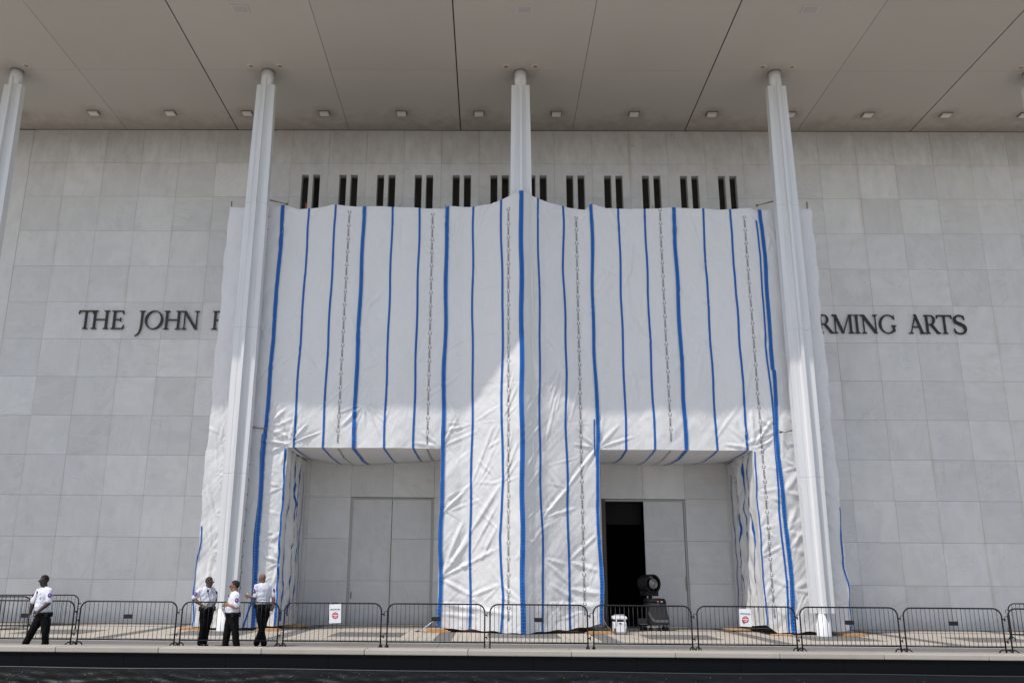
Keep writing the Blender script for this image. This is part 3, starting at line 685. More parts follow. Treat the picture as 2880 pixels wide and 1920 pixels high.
def sheet_obj(name, sh, mask=None, M=M_tarp, parent=tarp):
    mb = sh.mesh(mask); o = mb.obj(name, M, parent, smooth=True)
    b = bmesh.new(); b.from_mesh(o.data); bmesh.ops.delete(b, geom=[v for v in b.verts if not v.link_faces], context='VERTS'); b.to_mesh(o.data); b.free(); return o
sheet_obj('front_sheet', front, mask)
uof = lambda x: float(np.interp(x, xs, np.arange(len(xs)))); vof = lambda z: float(np.interp(z, zs, np.arange(len(zs))))
def tape(sh, ufun, v0, v1, wu, M, flip, off=.008, nv=None, name='blue_tape', nacross=3, parent=tarp, wfun=None):
    """strip following v; ufun(v)->u centre (grid units), wu half width in grid units"""
    nv = nv or int(abs(v1-v0))+1; mb = MB(); uvs = []; acc = 0; last = None
    for i in range(nv+1):
        v = v0+(v1-v0)*i/nv; uc = ufun(v); w = wu(v) if callable(wu) else wu
        c = sh.at(uc, v)
        if last is not None: acc += float(np.linalg.norm(c-last))
        last = c
        for k in range(nacross):
            t = k/(nacross-1); u = uc-w+2*w*t; mb.v.append(tuple(sh.at(u, v)+sh.nrm(u, v, flip)*off)); uvs.append((t, acc))
    for i in range(nv):
        for k in range(nacross-1):
            a = i*nacross+k; mb.f.append((a, a+1, a+nacross+1, a+nacross))
    o = mb.obj(name, M, parent, smooth=True)
    ul = o.data.uv_layers.new(name='UVMap')
    for l in o.data.loops: ul.data[l.index].uv = uvs[l.vertex_index]
    return o
zv = lambda v: float(np.interp(v, np.arange(len(zs)), zs))
def ftape(x, z0, z1, w, wide=False, wob=None):
    f = lambda v: uof(x+(wob(zv(v)) if wob else 0)+.012*math.sin(zv(v)*2.1+x))
    wu = lambda v: (uof(x+w/2)-uof(x-w/2))/2
    top_ = vof(z1); return tape(front, f, vof(z0), top_, wu, M_tapeW if wide else M_tape, flip=1, off=.027 if wide else .013, name='blue_tape')
def zig(amp, seed, period=1.93):
    r = np.random.RandomState(seed); zk = np.arange(-1, 18, period/1.0)+.25; ak = r.uniform(-1, 1, len(zk))*amp; return lambda z: float(np.interp(z, zk, ak))
EPS = zs[-1]
WT, NT = .15, .082
for x, zb in ((-4.78, OZ), (6.90, OZ)): ftape(x, zb, EPS, WT, True)
ftape(-7.86, .0, EPS, WT, True, lambda z: -.05*np.clip((9-z)/3, 0, 1)+.05*np.clip((2-z)/2, 0, 1))
ftape(-7.98, .0, 6.6, .06, False, lambda z: -.015+.02*math.sin(z*1.7)*(z < 6)-.22*max(0, .9-z))
ftape(-1.63, .0, EPS, WT, True, lambda z: .012*math.sin(z*1.3)); ftape(1.115, .0, EPS, .155, True)
ftape(3.77, .0, EPS, WT*.85, True, lambda z: .02*math.sin(z)+.05*math.exp(-((z-6.6)/.7)**2)); 
ftape(3.70, 5.9, 7.2, .05, False)
ftape(10.12, .0, EPS, WT, True, lambda z: .06*math.exp(-((z-13)/1.5)**2)+.05*math.sin(z*.8)*(z < 9)); ftape(10.0, .0, 14.8, .07, False, lambda z: -.02+.03*math.sin(z*1.1))
for x in (-6.87, -5.865, -3.70, -2.67, 4.81, 5.80, 7.985, 9.02): ftape(x, OZ, EPS, NT)
ftape(-.625, .0, EPS, NT, False, zig(.03, 3)); ftape(.42, .0, EPS, NT, False, zig(.085, 5)); ftape(1.80, .0, EPS, .075, False, zig(.085, 9)); ftape(2.70, .0, EPS, NT, False, zig(.03, 12))
ftape(-7.14, .0, OZ-.02, .07, False, lambda z: .015*math.sin(z*3+math.sin(z*5))); ftape(9.25, .0, OZ-.05, .05, False, lambda z: .015*math.sin(z*2.3))
ftape(TX1-.03, .0, 4.2, .06, False, lambda z: .04*math.sin(z*1.9)); ftape(TX0+.03, .0, 3.4, .05, False, lambda z: .03*math.sin(z*2.4))
# printed lines: ring emblem + FLAME RETARDANT, running up the sheet
def text_poly(txt, size):
    cu = bpy.data.curves.new('t', 'FONT'); cu.body = txt; cu.size = size; cu.resolution_u = 1; cu.align_x = 'CENTER'; cu.align_y = 'CENTER'; cu.offset = .0012
    o = bpy.data.objects.new('t', cu); COL.objects.link(o)
    dg = bpy.context.evaluated_depsgraph_get(); me = o.evaluated_get(dg).to_mesh()
    v = np.array([tuple(p.co) for p in me.vertices]); f = [tuple(p.vertices) for p in me.polygons]
    o.evaluated_get(dg).to_mesh_clear(); bpy.data.objects.remove(o); bpy.data.curves.remove(cu); return v, f
TV, TF = text_poly('FLAME RETARDANT', .098); TV[:, 0] *= .335/(TV[:, 0].max()-TV[:, 0].min()); 
def emblem():
    v = []; f = []; n = 16
    for k in range(n+1):
        a = math.radians(40+290*k/n); 
        for r in (.043, .060): v.append((r*math.cos(a), r*math.sin(a), 0))
    for k in range(n): f.append((2*k, 2*k+1, 2*k+3, 2*k+2))
    b = len(v); v += [(.02,.02,0),(.05,.035,0),(.03,.045,0)]; f.append((b, b+1, b+2)); return np.array(v), f
EV, EF = emblem()
def print_line(sh, uc, upm, v0, v1, vpm, flip, name='printed_line', parent=tarp, phase=0.):
    """upm, vpm: grid units per metre"""
    mb = MB(); L = (v1-v0)/vpm; n = int(L/.52)
    for i in range(n):
        c = v0+(i*.52+.2+phase)*vpm
        for V_, F_, o_ in ((TV, TF, 0), (EV, EF, .26)):
            k = len(mb.v)
            for p in V_:
                v = c+(p[0]+o_)*vpm; u = (uc(v) if callable(uc) else uc)-p[1]*upm
                mb.v.append(tuple(sh.at(u, v)+sh.nrm(u, v, flip)*.007))
            mb.f += [tuple(j+k for j in f) for f in F_]
    return mb.obj(name, M_ink, parent)
for x, z0 in ((-8.43, .2), (-5.335, OZ), (-2.18, OZ), (.66, .1), (3.215, .1), (6.38, OZ), (9.53, .2)):
    upm = uof(x+.5)-uof(x-.5); print_line(front, uof(x), upm, vof(z0), vof(15.1), 1/dz, 1, phase=(x*.37) % .3)
# torn specks near ties
mb = MB()
for i in range(26):
    x = RNG.uniform(TX0+.4, TX1-.4); z_ = RNG.choice([7.6, 8.5, 9.7, 10.9, 12.4])+RNG.uniform(-.3, .3); u, v = uof(x), vof(z_); p = front.at(u, v)+front.nrm(u, v, 1)*.006
    a = RNG.uniform(.6, 2.2); l = RNG.uniform(.02, .06); mb.add([p, p+np.array((l*math.cos(a), 0, l*math.sin(a))), p+np.array((l*math.cos(a)+.012, 0, l*math.sin(a)))], [(0,1,2)])
mb.obj('tear', M_ink, tarp, kind='stuff')
# sheets under the two beams
def under(x0, x1, ya, yb, bk):
    nu, nv = 90, 60; U, V_ = np.meshgrid(np.linspace(0, 1, nu), np.linspace(0, 1, nv), indexing='ij')
    X = x0+(x1-x0)*U; Y = ya+(yb-ya)*V_
    back = np.interp(U, np.linspace(0, 1, len(bk)), bk)
    Z = OZ+(back-OZ)*V_-.10*np.sin(np.pi*V_)+vnoise(X, Y*1.3, .5, 1.4, 21)*.06*np.sin(np.pi*np.clip(V_*1.2, 0, 1))
    Yf = np.interp(X[:, 0], xs, YG[:, jo]); Y[:, 0] = Yf; Y[:, 1] = Yf+.06
    return Sheet(np.stack([X, Y, Z], 2))
for x0, x1, bk, tp, tx in ((OPL[0], OPL[1], [6.28, 6.10, 6.03, 6.08, 6.16, 6.20, 6.26], [(-6.87,0),(-5.865,0),(-4.78,1),(-3.70,0),(-2.67,0)], [-5.335, -2.18]),
                       (OPR[0], OPR[1], [6.22, 6.18, 6.12, 6.10, 6.14, 6.18, 6.22], [(4.81,0),(5.80,0),(6.90,1),(7.985,0),(9.02,0)], [6.38])):
    sh = under(x0, x1, YT, 33.72, bk); sheet_obj('underside_sheet', sh); w = x1-x0
    for x, wide in tp:
        c = (x-x0)/w*89; hw = (WT if wide else NT)/2/w*89
        tape(sh, lambda v, c=c: c+1.2*math.sin(v*.05)*.5, .2, 58.5, hw, M_tapeW if wide else M_tape, flip=-1)
    for x in tx: print_line(sh, (x-x0)/w*89, 89/w, 1, 58, 59/3.9, -1)
# inner and outer side sheets
def side(xf, xw, seed, amp, z1=OZ, z0=.05):
    nu, nv = 70, 120; U, V_ = np.meshgrid(np.linspace(0, 1, nu), np.linspace(0, 1, nv), indexing='ij')
    jv = np.linspace(0, z1/dz, nv); uu = uof(xf)
    F_ = np.array([front.at(uu, j) for j in jv])
    Y = F_[None, :, 1]*(1-U)+33.73*U; Z = F_[None, :, 2]*(1-U)+(z0+(z1-z0)*V_)*U
    X = F_[None, :, 0]*(1-U)+xw*U
    e = np.sin(np.pi*np.clip(U*1.1, 0, 1))
    X += e*(vnoise(Y, Z, .38, 1.6, seed)*amp*2.2+vnoise(Y+Z*.5, Z, .18, .7, seed+1)*amp+vnoise(Y-Z*.4, Z, .12, .5, seed+2)*amp*.6)
    return Sheet(np.stack([X, Y, Z], 2))
for xf, xw, seed, flip, amp in ((OPL[0], -7.24, 31, -1, .10), (OPR[1], 9.38, 41, 1, .10), (OPL[1], -1.62, 51, 1, .05), (OPR[0], 3.75, 61, -1, .05)):
    sh = side(xf, xw, seed, amp); sheet_obj('side_sheet', sh)
    fl = 1 if xf in (OPL[0], OPR[0]) else -1
    if xf in (OPL[0], OPR[1]):
        for k, uc in enumerate((14, 29, 43, 60)):
            tape(sh, lambda v, uc=uc, k=k: uc+1.6*math.sin(v*.09+k*2)+.8*math.sin(v*.31+k), 3+k*3, 116-k*2, .95, M_tape, flip=fl, off=.01)
        print_line(sh, 51, 69/3.9, 4, 116, 119/OZ, fl); 
for xf, xw, seed in ((TX0, -10.02, 71), (TX1, 12.16, 81)):
    sh = side(xf+(.001 if xf < 0 else -.001), xw, seed, .05, z1=15.2); sheet_obj('side_sheet', sh)
# slack corner pulled out over the ground
mb = MB()
for (xa, xb, s) in ((-1.68, -2.45, 1), (3.80, 4.25, 1)):
    k = len(mb.v)
    for i in range(12):
        t = i/11; x = xa+(xb-xa)*t; z = .5*(1-t)**1.8+.03; mb.v += [(x, 29.72+.1*t, z), (x-.03, 29.95+.3*t, z*.8+.01+.05*math.sin(t*5))]
    mb.f += [(k+2*i, k+2*i+1, k+2*i+3, k+2*i+2) for i in range(11)]
mb.obj('slack_corner', M_tarp, tarp, smooth=True)

# scaffold pipes that show
def pipe(a, b, label, name='scaffold_pipe', r=.026, M=M_galv):
    t = thing(name, label, 'pipe', a, 'scaffold pipes poking out of the sheeting')
    MB().tube([a, b], r, 10).obj('tube', M, t, smooth=True)
    v = (Vector(b)-Vector(a)).normalized()*.06
    MB().tube([Vector(a), Vector(a)+v], r+.014, 8).obj('coupler', M_frame, t)
    return t
pipe((-7.66, 29.62, 15.32), (-8.62, 29.80, 15.62), 'grey pipe rising from the sheeting corner to the left column')
pipe((-9.24, 29.75, 15.32), (-8.66, 29.74, 15.58), 'short grey pipe left of the left column at the top of the sheeting')
pipe((9.96, 29.62, 15.33), (10.82, 29.75, 15.62), 'grey pipe rising from the sheeting to the right column')
pipe((-7.84, 29.60, 6.76), (-8.50, 29.63, 6.84), 'horizontal grey pipe between the left column and the blue seam, halfway down')
pipe((10.15, 29.60, 6.76), (10.85, 29.63, 6.86), 'horizontal grey pipe between the blue seam and the right column, halfway down')
pipe((11.94, 29.84, 15.1), (11.95, 29.84, 15.58), 'upright pipe end above the right top corner of the sheeting')
pipe((-9.84, 29.84, 15.1), (-9.85, 29.84, 15.52), 'upright pipe end above the left top corner of the sheeting')
for k_, xk in enumerate((-3.45, -1.72, 3.84, 6.15)):
    pipe((xk, 29.95, 15.05), (xk, 29.95, 15.47), 'thin upright pipe end above the sheeting, %s of the middle column' % ('second left', 'first left', 'first right', 'second right')[k_], r=.014)
t = thing('orange_marker', 'small orange tube standing above the sheeting before the leftmost slot window', 'marker', (-7.13, 30.3, 15.0))
MB().tube([(-7.13, 30.3, 15.0), (-7.12, 30.3, 15.68)], .022, 10).obj('tube', M_orange, t, smooth=True)
t = thing('orange_clip', 'small orange clip on the scaffold rail right of the middle column', 'clip', (3.45, 29.9, 15.22))
MB().box(3.40, 3.52, 29.88, 29.94, 15.22, 15.27).obj('grip', mat('orange_clip', (.7,.12,.04), .5), t)
MB().tube([(2.7, 29.93, 15.235), (3.7, 29.93, 15.235)], .02, 8).obj('rail', M_galv, t)

# ------------------------------------------------------------------ boards under the sheeting
def board(x0, x1, y0, y1, n, label, dark=False, rz=0):
    t = thing('timber_pad', label, 'timber', ((x0+x1)/2, (y0+y1)/2, 0), 'timber pads under the scaffold legs'); z = .002
    c = Vector(((x0+x1)/2, (y0+y1)/2, 0))
    for i in range(n):
        s = i*.07; mb = MB().box(x0+s, x1-s*1.3, y0+s*.5, y1-s*.4, z, z+.038)
        a = rz*(1 if i % 2 == 0 else -.5); ca, sa = math.cos(a), math.sin(a)
        mb.v = [(c.x+(x-c.x)*ca-(y-c.y)*sa, c.y+(x-c.x)*sa+(y-c.y)*ca, q) for x, y, q in mb.v]
        mb.obj('board', M_wooddark if dark and i == 0 else M_wood, t, bevel=.004); z += .0385
board(-2.1, -1.25, 29.35, 29.75, 3, 'orange timber pad at the left foot of the middle leg'); board(3.2, 4.15, 29.4, 29.8, 2, 'orange timber pad at the right foot of the middle leg')
board(-7.75, -6.9, 29.5, 29.95, 2, 'timber pad behind the guard who is turning away', rz=.04); board(-10.35, -9.5, 29.7, 30.1, 2, 'timber pad at the outer left corner of the sheeting')
board(11.55, 12.45, 29.4, 29.85, 2, 'timber pad at the outer right corner of the sheeting', rz=-.05); board(9.35, 10.0, 29.45, 29.8, 1, 'timber pad left of the lowest blue seam of the right leg')
board(-7.3, -6.4, 31.2, 32.1, 2, 'loose plywood sheets inside the left opening', True, .25); board(8.4, 9.25, 31.4, 32.3, 2, 'loose brown plywood behind the right barricade sign', True, -.3)
board(-.9, .4, 29.86, 30.2, 2, 'dark planks in the gap under the middle sheeting, left of the column', True); board(1.9, 3.1, 29.9, 30.2, 2, 'dark planks in the gap under the middle sheeting, right of the column', True)

# ------------------------------------------------------------------ barricades
GB = 'black steel crowd barricades'
def make_barricade(label, plate_k=9):
    t = thing('crowd_barricade', label, 'barricade', (0, 0, 0), GB)
    w, h, r, zb = 2.48, 1.10, .20, .17
    pts = [(0, 0, .04)]+[(0, 0, z) for z in (.5, h-r)]
    for k in range(1, 8): a = math.pi/2*k/8; pts.append((r-r*math.cos(a), 0, h-r+r*math.sin(a)))
    pts += [(r, 0, h), (w/2, 0, h), (w-r, 0, h)]
    for k in range(1, 8): a = math.pi/2*k/8; pts.append((w-r+r*math.sin(a), 0, h-r+r*math.cos(a)))
    pts += [(w, 0, h-r), (w, 0, .5), (w, 0, .04)]
    MB().tube(pts, .019, 10).obj('frame', M_black, t, smooth=True)
    MB().tube([(.015, 0, zb), (w-.015, 0, zb)], .0165, 8).obj('bottom_rail', M_black, t, smooth=True)
    n = 21
    bm_ = MB().tube([(0, 0, zb), (0, 0, h)], .0065, 6).mesh('bar', M_black, smooth=True); bs = MB().tube([(0, 0, zb), (0, 0, h-.03)], .0065, 6).mesh('bar', M_black, smooth=True)
    for k in range(n):
        x = (k+1)*w/(n+1); o = link('bar', bs if k in (0, n-1) else bm_, t); o.location.x = x
    xk = plate_k*w/(n+1); MB().box(xk+.115, xk+.345, -.012, -.008, .68, .785).obj('plate', M_plate, t)
    for x in (.0, w):
        MB().tube([(x, -.30, .012), (x, -.27, .06), (x, -.15, .10), (x, 0, .105), (x, .15, .10), (x, .27, .06), (x, .30, .012)], .016, 8).obj('foot', M_black, t, smooth=True)
    for z in (.84, .30):
        MB().box(w+.015, w+.065, -.016, .016, z-.015, z+.015).tube([(w+.06, 0, z-.045), (w+.06, 0, z+.03)], .009, 6).obj('hinge', M_black, t)
        MB().tube([(-.015, 0, z+.07), (-.05, 0, z+.075), (-.078, 0, z+.06), (-.08, 0, z-.05)], .008, 6).obj('hook', M_black, t, smooth=True)
    return t
B0 = make_barricade('')
row = [B0]+[copy_tree(B0) for _ in range(10)]
places = ['cut off by the left edge of the photo, behind the walking guard', 'alone right of the walking guard', 'between the guards in conversation', 'carrying the left paper notice', 'before the left foot of the middle wrapped leg', 'before the middle column', 'before the white cool box and the mist fan', 'carrying the right paper notice', 'before the foot of the right column', 'right of the wrapped scaffold, before bare wall', 'cut off by the right edge of the photo in front']
for i, o in enumerate(row):
    o.location = (-13.073+i*2.6229+random.uniform(-.008, .008), 22.685+random.uniform(-.035, .035), 0); o.rotation_euler.z = random.uniform(-.011, .011)
    o['label'] = 'front row barricade '+places[i]
def back(x, y, rz, lab):
    o = copy_tree(B0); o.location = (x, y, 0); o.rotation_euler.z = rz; o['label'] = lab
back(-16.05, 25.6, .48, 'angled barricade at the far left edge behind the front row'); back(-15.9, 28.4, .38, 'barricade behind the walking guard, near the wall'); back(-18.6, 26.3, .35, 'barricade outside the left edge behind the row')
back(16.45, 28.3, -.25, 'angled barricade near the wall at the far right edge')
# paper notices
M_paper = mat('paper', (.82,.83,.86), .35); M_red = mat('sign_red', (.52,.03,.05), .5)
def notice(cx, cz, w, h, rot, label):
    t = thing('paper_notice', label, 'notice', (cx, 22.655, cz), 'paper notices tied to the barricades')
    nu, nv = 8, 10; mb = MB()
    def S(u, v): 
        x = u*w; z = v*h; y = -.004-.010*math.sin(u*5+v*3)+.012*max(0, v-.3)
        return (x*math.cos(rot)-z*math.sin(rot), y, x*math.sin(rot)+z*math.cos(rot))
    def grid(u0, u1, v0, v1, off, n1=nu, n2=nv):
        m_ = MB(); m_.v = [(lambda p: (cx+p[0], 22.65+p[1]-off, cz+p[2]))(S(u0+(u1-u0)*i/n1, v0+(v1-v0)*j/n2)) for i in range(n1+1) for j in range(n2+1)]
        m_.f = [(i*(n2+1)+j, (i+1)*(n2+1)+j, (i+1)*(n2+1)+j+1, i*(n2+1)+j+1) for i in range(n1) for j in range(n2)]; return m_
    grid(-.5, .5, -.5, .5, 0).obj('sheet', M_paper, t, smooth=True)
    def word(txt, size, v, width, M):
        V_, F_ = text_poly(txt, size); V_[:, 0] *= width/(V_[:, 0].max()-V_[:, 0].min())
        m_ = MB(); m_.v = [(lambda p: (cx+p[0], 22.65+p[1]-.0045, cz+p[2]))(S(q[0]/w, v+q[1]/h)) for q in V_]; m_.f = F_; m_.obj('print', M, t)
    word('RESTRICTED AREA', .045, .22, w*.82, M_ink)
    m_ = MB(); cv = -.10; n = 32; R_ = .082
    m_.v = [(lambda p: (cx+p[0], 22.65+p[1]-.003, cz+p[2]))(S(0, cv))]+[(lambda p: (cx+p[0], 22.65+p[1]-.003, cz+p[2]))(S(R_*math.cos(2*math.pi*k/n)/w, cv+R_*math.sin(2*math.pi*k/n)/h)) for k in range(n)]
    m_.f = [(0, k+1, (k+1) % n+1) for k in range(n)]; m_.obj('red_disc', M_red, t)
    grid(-.066/w, .066/w, cv-.013/h, cv+.013/h, .0045, 4, 1).obj('white_bar', M_paper, t)
    word('DO NOT', .034, cv+.044/h, .085, M_paper); word('ENTER', .034, cv-.044/h, .08, M_paper)
    for u in (-.4, .4): 
        p = S(u, .5); MB().tube([(cx+p[0], 22.64, cz+p[2]-.01), (cx+p[0]+.004, 22.66, cz+p[2]+.05)], .003, 5).obj('tie', M_paper, t)
notice(-3.905, .845, .305, .46, .05, 'paper notice with red disc hung on the barricade by the closed door')
notice(6.51, .83, .30, .43, -.035, 'paper notice with red disc hung on the barricade before the right wrapped leg')

# ------------------------------------------------------------------ cool box
cb = thing('cool_box', 'white hard cool box with black latches by the dark doorway', 'cool box', (4.32, 29.55, 0))
MB().box(4.12, 4.53, 29.3, 29.75, .06, .40).obj('body', mat('cooler_white', (.80,.81,.84), .35), cb, bevel=.03)
MB().box(4.10, 4.55, 29.28, 29.77, .47, .57).obj('lid', mat('cooler_lid', (.82,.83,.86), .35), cb, bevel=.03)
MB().box(4.135, 4.515, 29.32, 29.73, .40, .47).obj('gasket', M_plate, cb)
for x in (4.16, 4.44): MB().box(x, x+.05, 29.275, 29.30, .32, .50).obj('latch', mat('cooler_latch', (.75,.76,.79), .4), cb)
MB().box(4.28, 4.37, 29.283, 29.299, .34, .365).obj('badge', M_plate, cb)
for x in (4.11, 4.49): MB().box(x, x+.05, 29.27, 29.34, .01, .20).obj('corner_foot', mat('cooler_grey', (.10,.10,.11), .6), cb, bevel=.008)
MB().box(4.14, 4.51, 29.31, 29.74, .015, .06).obj('base', mat('cooler_base', (.25,.25,.26), .6), cb)
MB().tube([(4.14, 29.5, .57), (4.16, 29.5, .60), (4.49, 29.5, .61), (4.51, 29.5, .57)], .012, 8).obj('handle', mat('cooler_handle', (.70,.71,.74), .4), cb, smooth=True)

# ------------------------------------------------------------------ misting fan
fn = thing('misting_fan', 'big black misting fan on a wheeled tank in the open doorway', 'fan', (5.95, 32.0, 0))
FY = 31.7; M_fb = mat('fan_black', (.005,.005,.006), .45, spec=.3); M_fg = mat('fan_grey', (.022,.022,.025), .45); M_cage = mat('fan_cage', (.30,.30,.30), .3, .6)
Rf = Quaternion((0, 0, 1), math.radians(27)).to_matrix()
def fanpt(p): return Vector((5.80, FY, 1.60))+Rf @ Vector(p)
def flat(mb): mb.v = [tuple(fanpt(v)) for v in mb.v]; return mb
flat(MB().lathe((0, 0, 0), [(.26, -.42), (.31, -.36), (.325, -.1), (.335, .10), (.335, .16), (.30, .17), (.28, .12), (.28, -.0), (.10, -.02)], 'Y', 36)).obj('drum', M_fb, fn, smooth=True)
mb = flat(MB().box(-.26, .26, -.12, .32, -.42, -.24)); mb.obj('drum_base', M_fb, fn, bevel=.03)
for r in (.06, .085, .11, .135, .16):
    flat(MB().tube([(r*math.cos(a), -.185, r*math.sin(a)) for a in np.linspace(0, 2*math.pi, 28, endpoint=False)], .006, 6, True)).obj('cage_ring', M_cage, fn, smooth=True)
flat(MB().lathe((0, -.0, 0), [(.0, .205), (.035, .20), (.04, .185), (.17, .17), (.17, .13), (.05, .12)], 'Y', 28)).obj('hub', mat('fan_hub', (.24,.24,.245), .35, .4), fn, smooth=True)
for k in range(5):
    a = 2*math.pi*k/5; p = lambda r, b, y: (r*math.cos(a+b), y, r*math.sin(a+b))
    flat(MB().add([p(.10, -.3, -.06), p(.26, -.22, -.08), p(.26, .22, -.02), p(.10, .3, -.02)], [(0,1,2,3)])).obj('blade', M_fb, fn)
flat(MB().lathe((0, .0, 0), [(.29, .02), (.29, .0)], 'Y', 32)).obj('back_plate', M_fb, fn)  # solid black disc added behind the blades to darken the drum
flat(MB().tube([(-.17, -.19, .20), (-.12, -.20, .25), (-.06, -.19, .22), (-.03, -.185, .17)], .008, 6)).obj('mist_hose', M_cage, fn, smooth=True)
MB().box(5.72, 5.84, FY-.02, FY+.12, 1.08, 1.24).obj('neck', M_fb, fn, bevel=.01)
def hull(levels, name, M, par):
    mb = MB(); n = 28
    for (z, cx_, cy_, rx, ry) in levels:
        for j in range(n):
            a = 2*math.pi*j/n; c, s = math.cos(a), math.sin(a); e = .55
            mb.v.append((cx_+rx*math.copysign(abs(c)**e, c), cy_+ry*math.copysign(abs(s)**e, s), z))
    for i in range(len(levels)-1):
        for j in range(n): a = i*n+j; b = i*n+(j+1) % n; mb.f.append((a, b, b+n, a+n))
    mb.f.append(tuple(range(n-1, -1, -1))); mb.f.append(tuple((len(levels)-1)*n+j for j in range(n)))
    return mb.obj(name, M, par, smooth=True)
hull([(.20, 6.0, FY, .36, .26), (.26, 6.0, FY, .40, .30), (.36, 6.0, FY, .41, .31), (.50, 5.97, FY, .395, .29), (.80, 5.95, FY, .37, .27), (.86, 5.94, FY, .37, .28), (.94, 5.93, FY, .38, .29)], 'tank', M_fg, fn)
hull([(.945, 5.93, FY, .385, .295), (1.0, 5.92, FY, .385, .295), (1.07, 5.91, FY, .37, .28), (1.10, 5.90, FY, .34, .25), (1.105, 5.90, FY, .1, .1)], 'tank_lid', M_fb, fn)
mb = MB()
for i in range(13):
    t = i/12; a = math.radians(200+80*t); x = 6.02+.40*math.copysign(abs(math.cos(a))**.55, math.cos(a)); 
    mb.v += [(5.64+.68*t, FY-.315+.02*abs(t-.5), .30+.28*(1-min(1, t*3.3))**1.5), (5.64+.68*t, FY-.317+.02*abs(t-.5), .38+.30*(1-min(1, t*3.3))**1.5)]
mb.f = [(2*i, 2*i+2, 2*i+3, 2*i+1) for i in range(12)]; mb.obj('bumper_strip', mat('fan_strip', (.14,.14,.145), .4), fn, smooth=True)
MB().lathe((5.98, FY-.29, .99), [(.03, 0), (.03, .02), (.018, .03), (.018, .05)], 'Y', 14).obj('valve', M_orange, fn)
MB().box(5.974, 5.988, FY-.335, FY-.325, .86, .96).obj('valve_stem', M_cage, fn); MB().box(6.08, 6.15, FY-.292, FY-.284, .985, 1.005).obj('label_plate', M_paper, fn)
MB().box(5.35, 5.72, FY-.10, FY+.30, .24, .42).obj('trolley', mat('trolley', (.02,.02,.021), .6), fn); MB().box(5.35, 6.30, FY-.12, FY+.28, .215, .235).obj('chassis', M_cage, fn)
for x, y in ((5.42, FY-.05), (5.72, FY-.18), (6.0, FY-.22), (6.30, FY-.1), (5.6, FY+.25), (6.25, FY+.25)):
    MB().lathe((x, y+.02, .07), [(.05, 0), (.07, .01), (.07, .035), (.05, .045)], 'Y', 18).box(x-.015, x+.015, y-.02, y+.02, .09, .215).obj('caster', M_fb, fn)

# ------------------------------------------------------------------ people
def remesh(mb, vox, smooth=3, name='x', M=None, parent=None, noise=0., seed=0):
    me = mb.mesh('tmp', M or M_white); o = bpy.data.objects.new('tmp', me); COL.objects.link(o)
    r = o.modifiers.new('r', 'REMESH'); r.mode = 'VOXEL'; r.voxel_size = vox
    s = o.modifiers.new('s', 'SMOOTH'); s.factor = .5; s.iterations = smooth
    dg = bpy.context.evaluated_depsgraph_get(); ev = bpy.data.meshes.new_from_object(o.evaluated_get(dg))
    bpy.data.objects.remove(o); bpy.data.meshes.remove(me)
    n = len(ev.vertices); co = np.empty(n*3); ev.vertices.foreach_get('co', co); co = co.reshape(-1, 3)
    if noise:
        nn = np.empty(n*3); ev.vertices.foreach_get('normal', nn); nn = nn.reshape(-1, 3)
        d_ = vnoise(co[:, 0]*1.0+co[:, 1], co[:, 2]+co[:, 0]*.6, .055, .11, seed+90)+.7*vnoise(co[:, 0]+co[:, 1]*.5, co[:, 2]*1.2-co[:, 1], .03, .05, seed+91)
        co = co+nn*(d_*noise)[:, None]
    off = wloc(parent); co -= np.array(off)
    ev.vertices.foreach_set('co', co.ravel()); ev.name = name; ev.materials.clear(); ev.materials.append(M); ev.shade_smooth(); ev.update()
    return link(name, ev, parent)
def limb(mb, pts, rs, n=12):
    P = [Vector(p) for p in pts]; out = []; ro = []
    for i in range(len(P)-1):
        for k in range(5):
            t = k/5; out.append(P[i].lerp(P[i+1], t)); ro.append(rs[i]+(rs[i+1]-rs[i])*t)
    out.append(P[-1]); ro.append(rs[-1]); mb.tube(out, ro, n)
    for p, r in zip(P, rs): mb.ell(p, (r, r, r), None, 12, 8)
def axes(f, pitch=0):
    f = Vector((f[0], f[1], 0)).normalized(); l = Vector((-f.y, f.x, 0)); u = Vector((0, 0, 1))
    return Matrix((( l.x, f.x, u.x), (l.y, f.y, u.y), (l.z, f.z, u.z))), l, f, u
M_shirt = mat('white_shirt', (.66,.67,.74), .85); M_trou = mat('black_trousers', (.0055,.0055,.006), .9, spec=.15); M_shoe = mat('black_shoe', (.010,.010,.011), .3); M_belt = mat('black_belt', (.004,.004,.005), .5, spec=.3)
M_emb = mat('emblem_ring', (.26,.03,.14), .7); M_embb = mat('emblem_blue', (.03,.09,.36), .7); M_embl = mat('emblem_light', (.35,.5,.75), .7); M_steel = mat('steel', (.5,.5,.48), .3, .8)
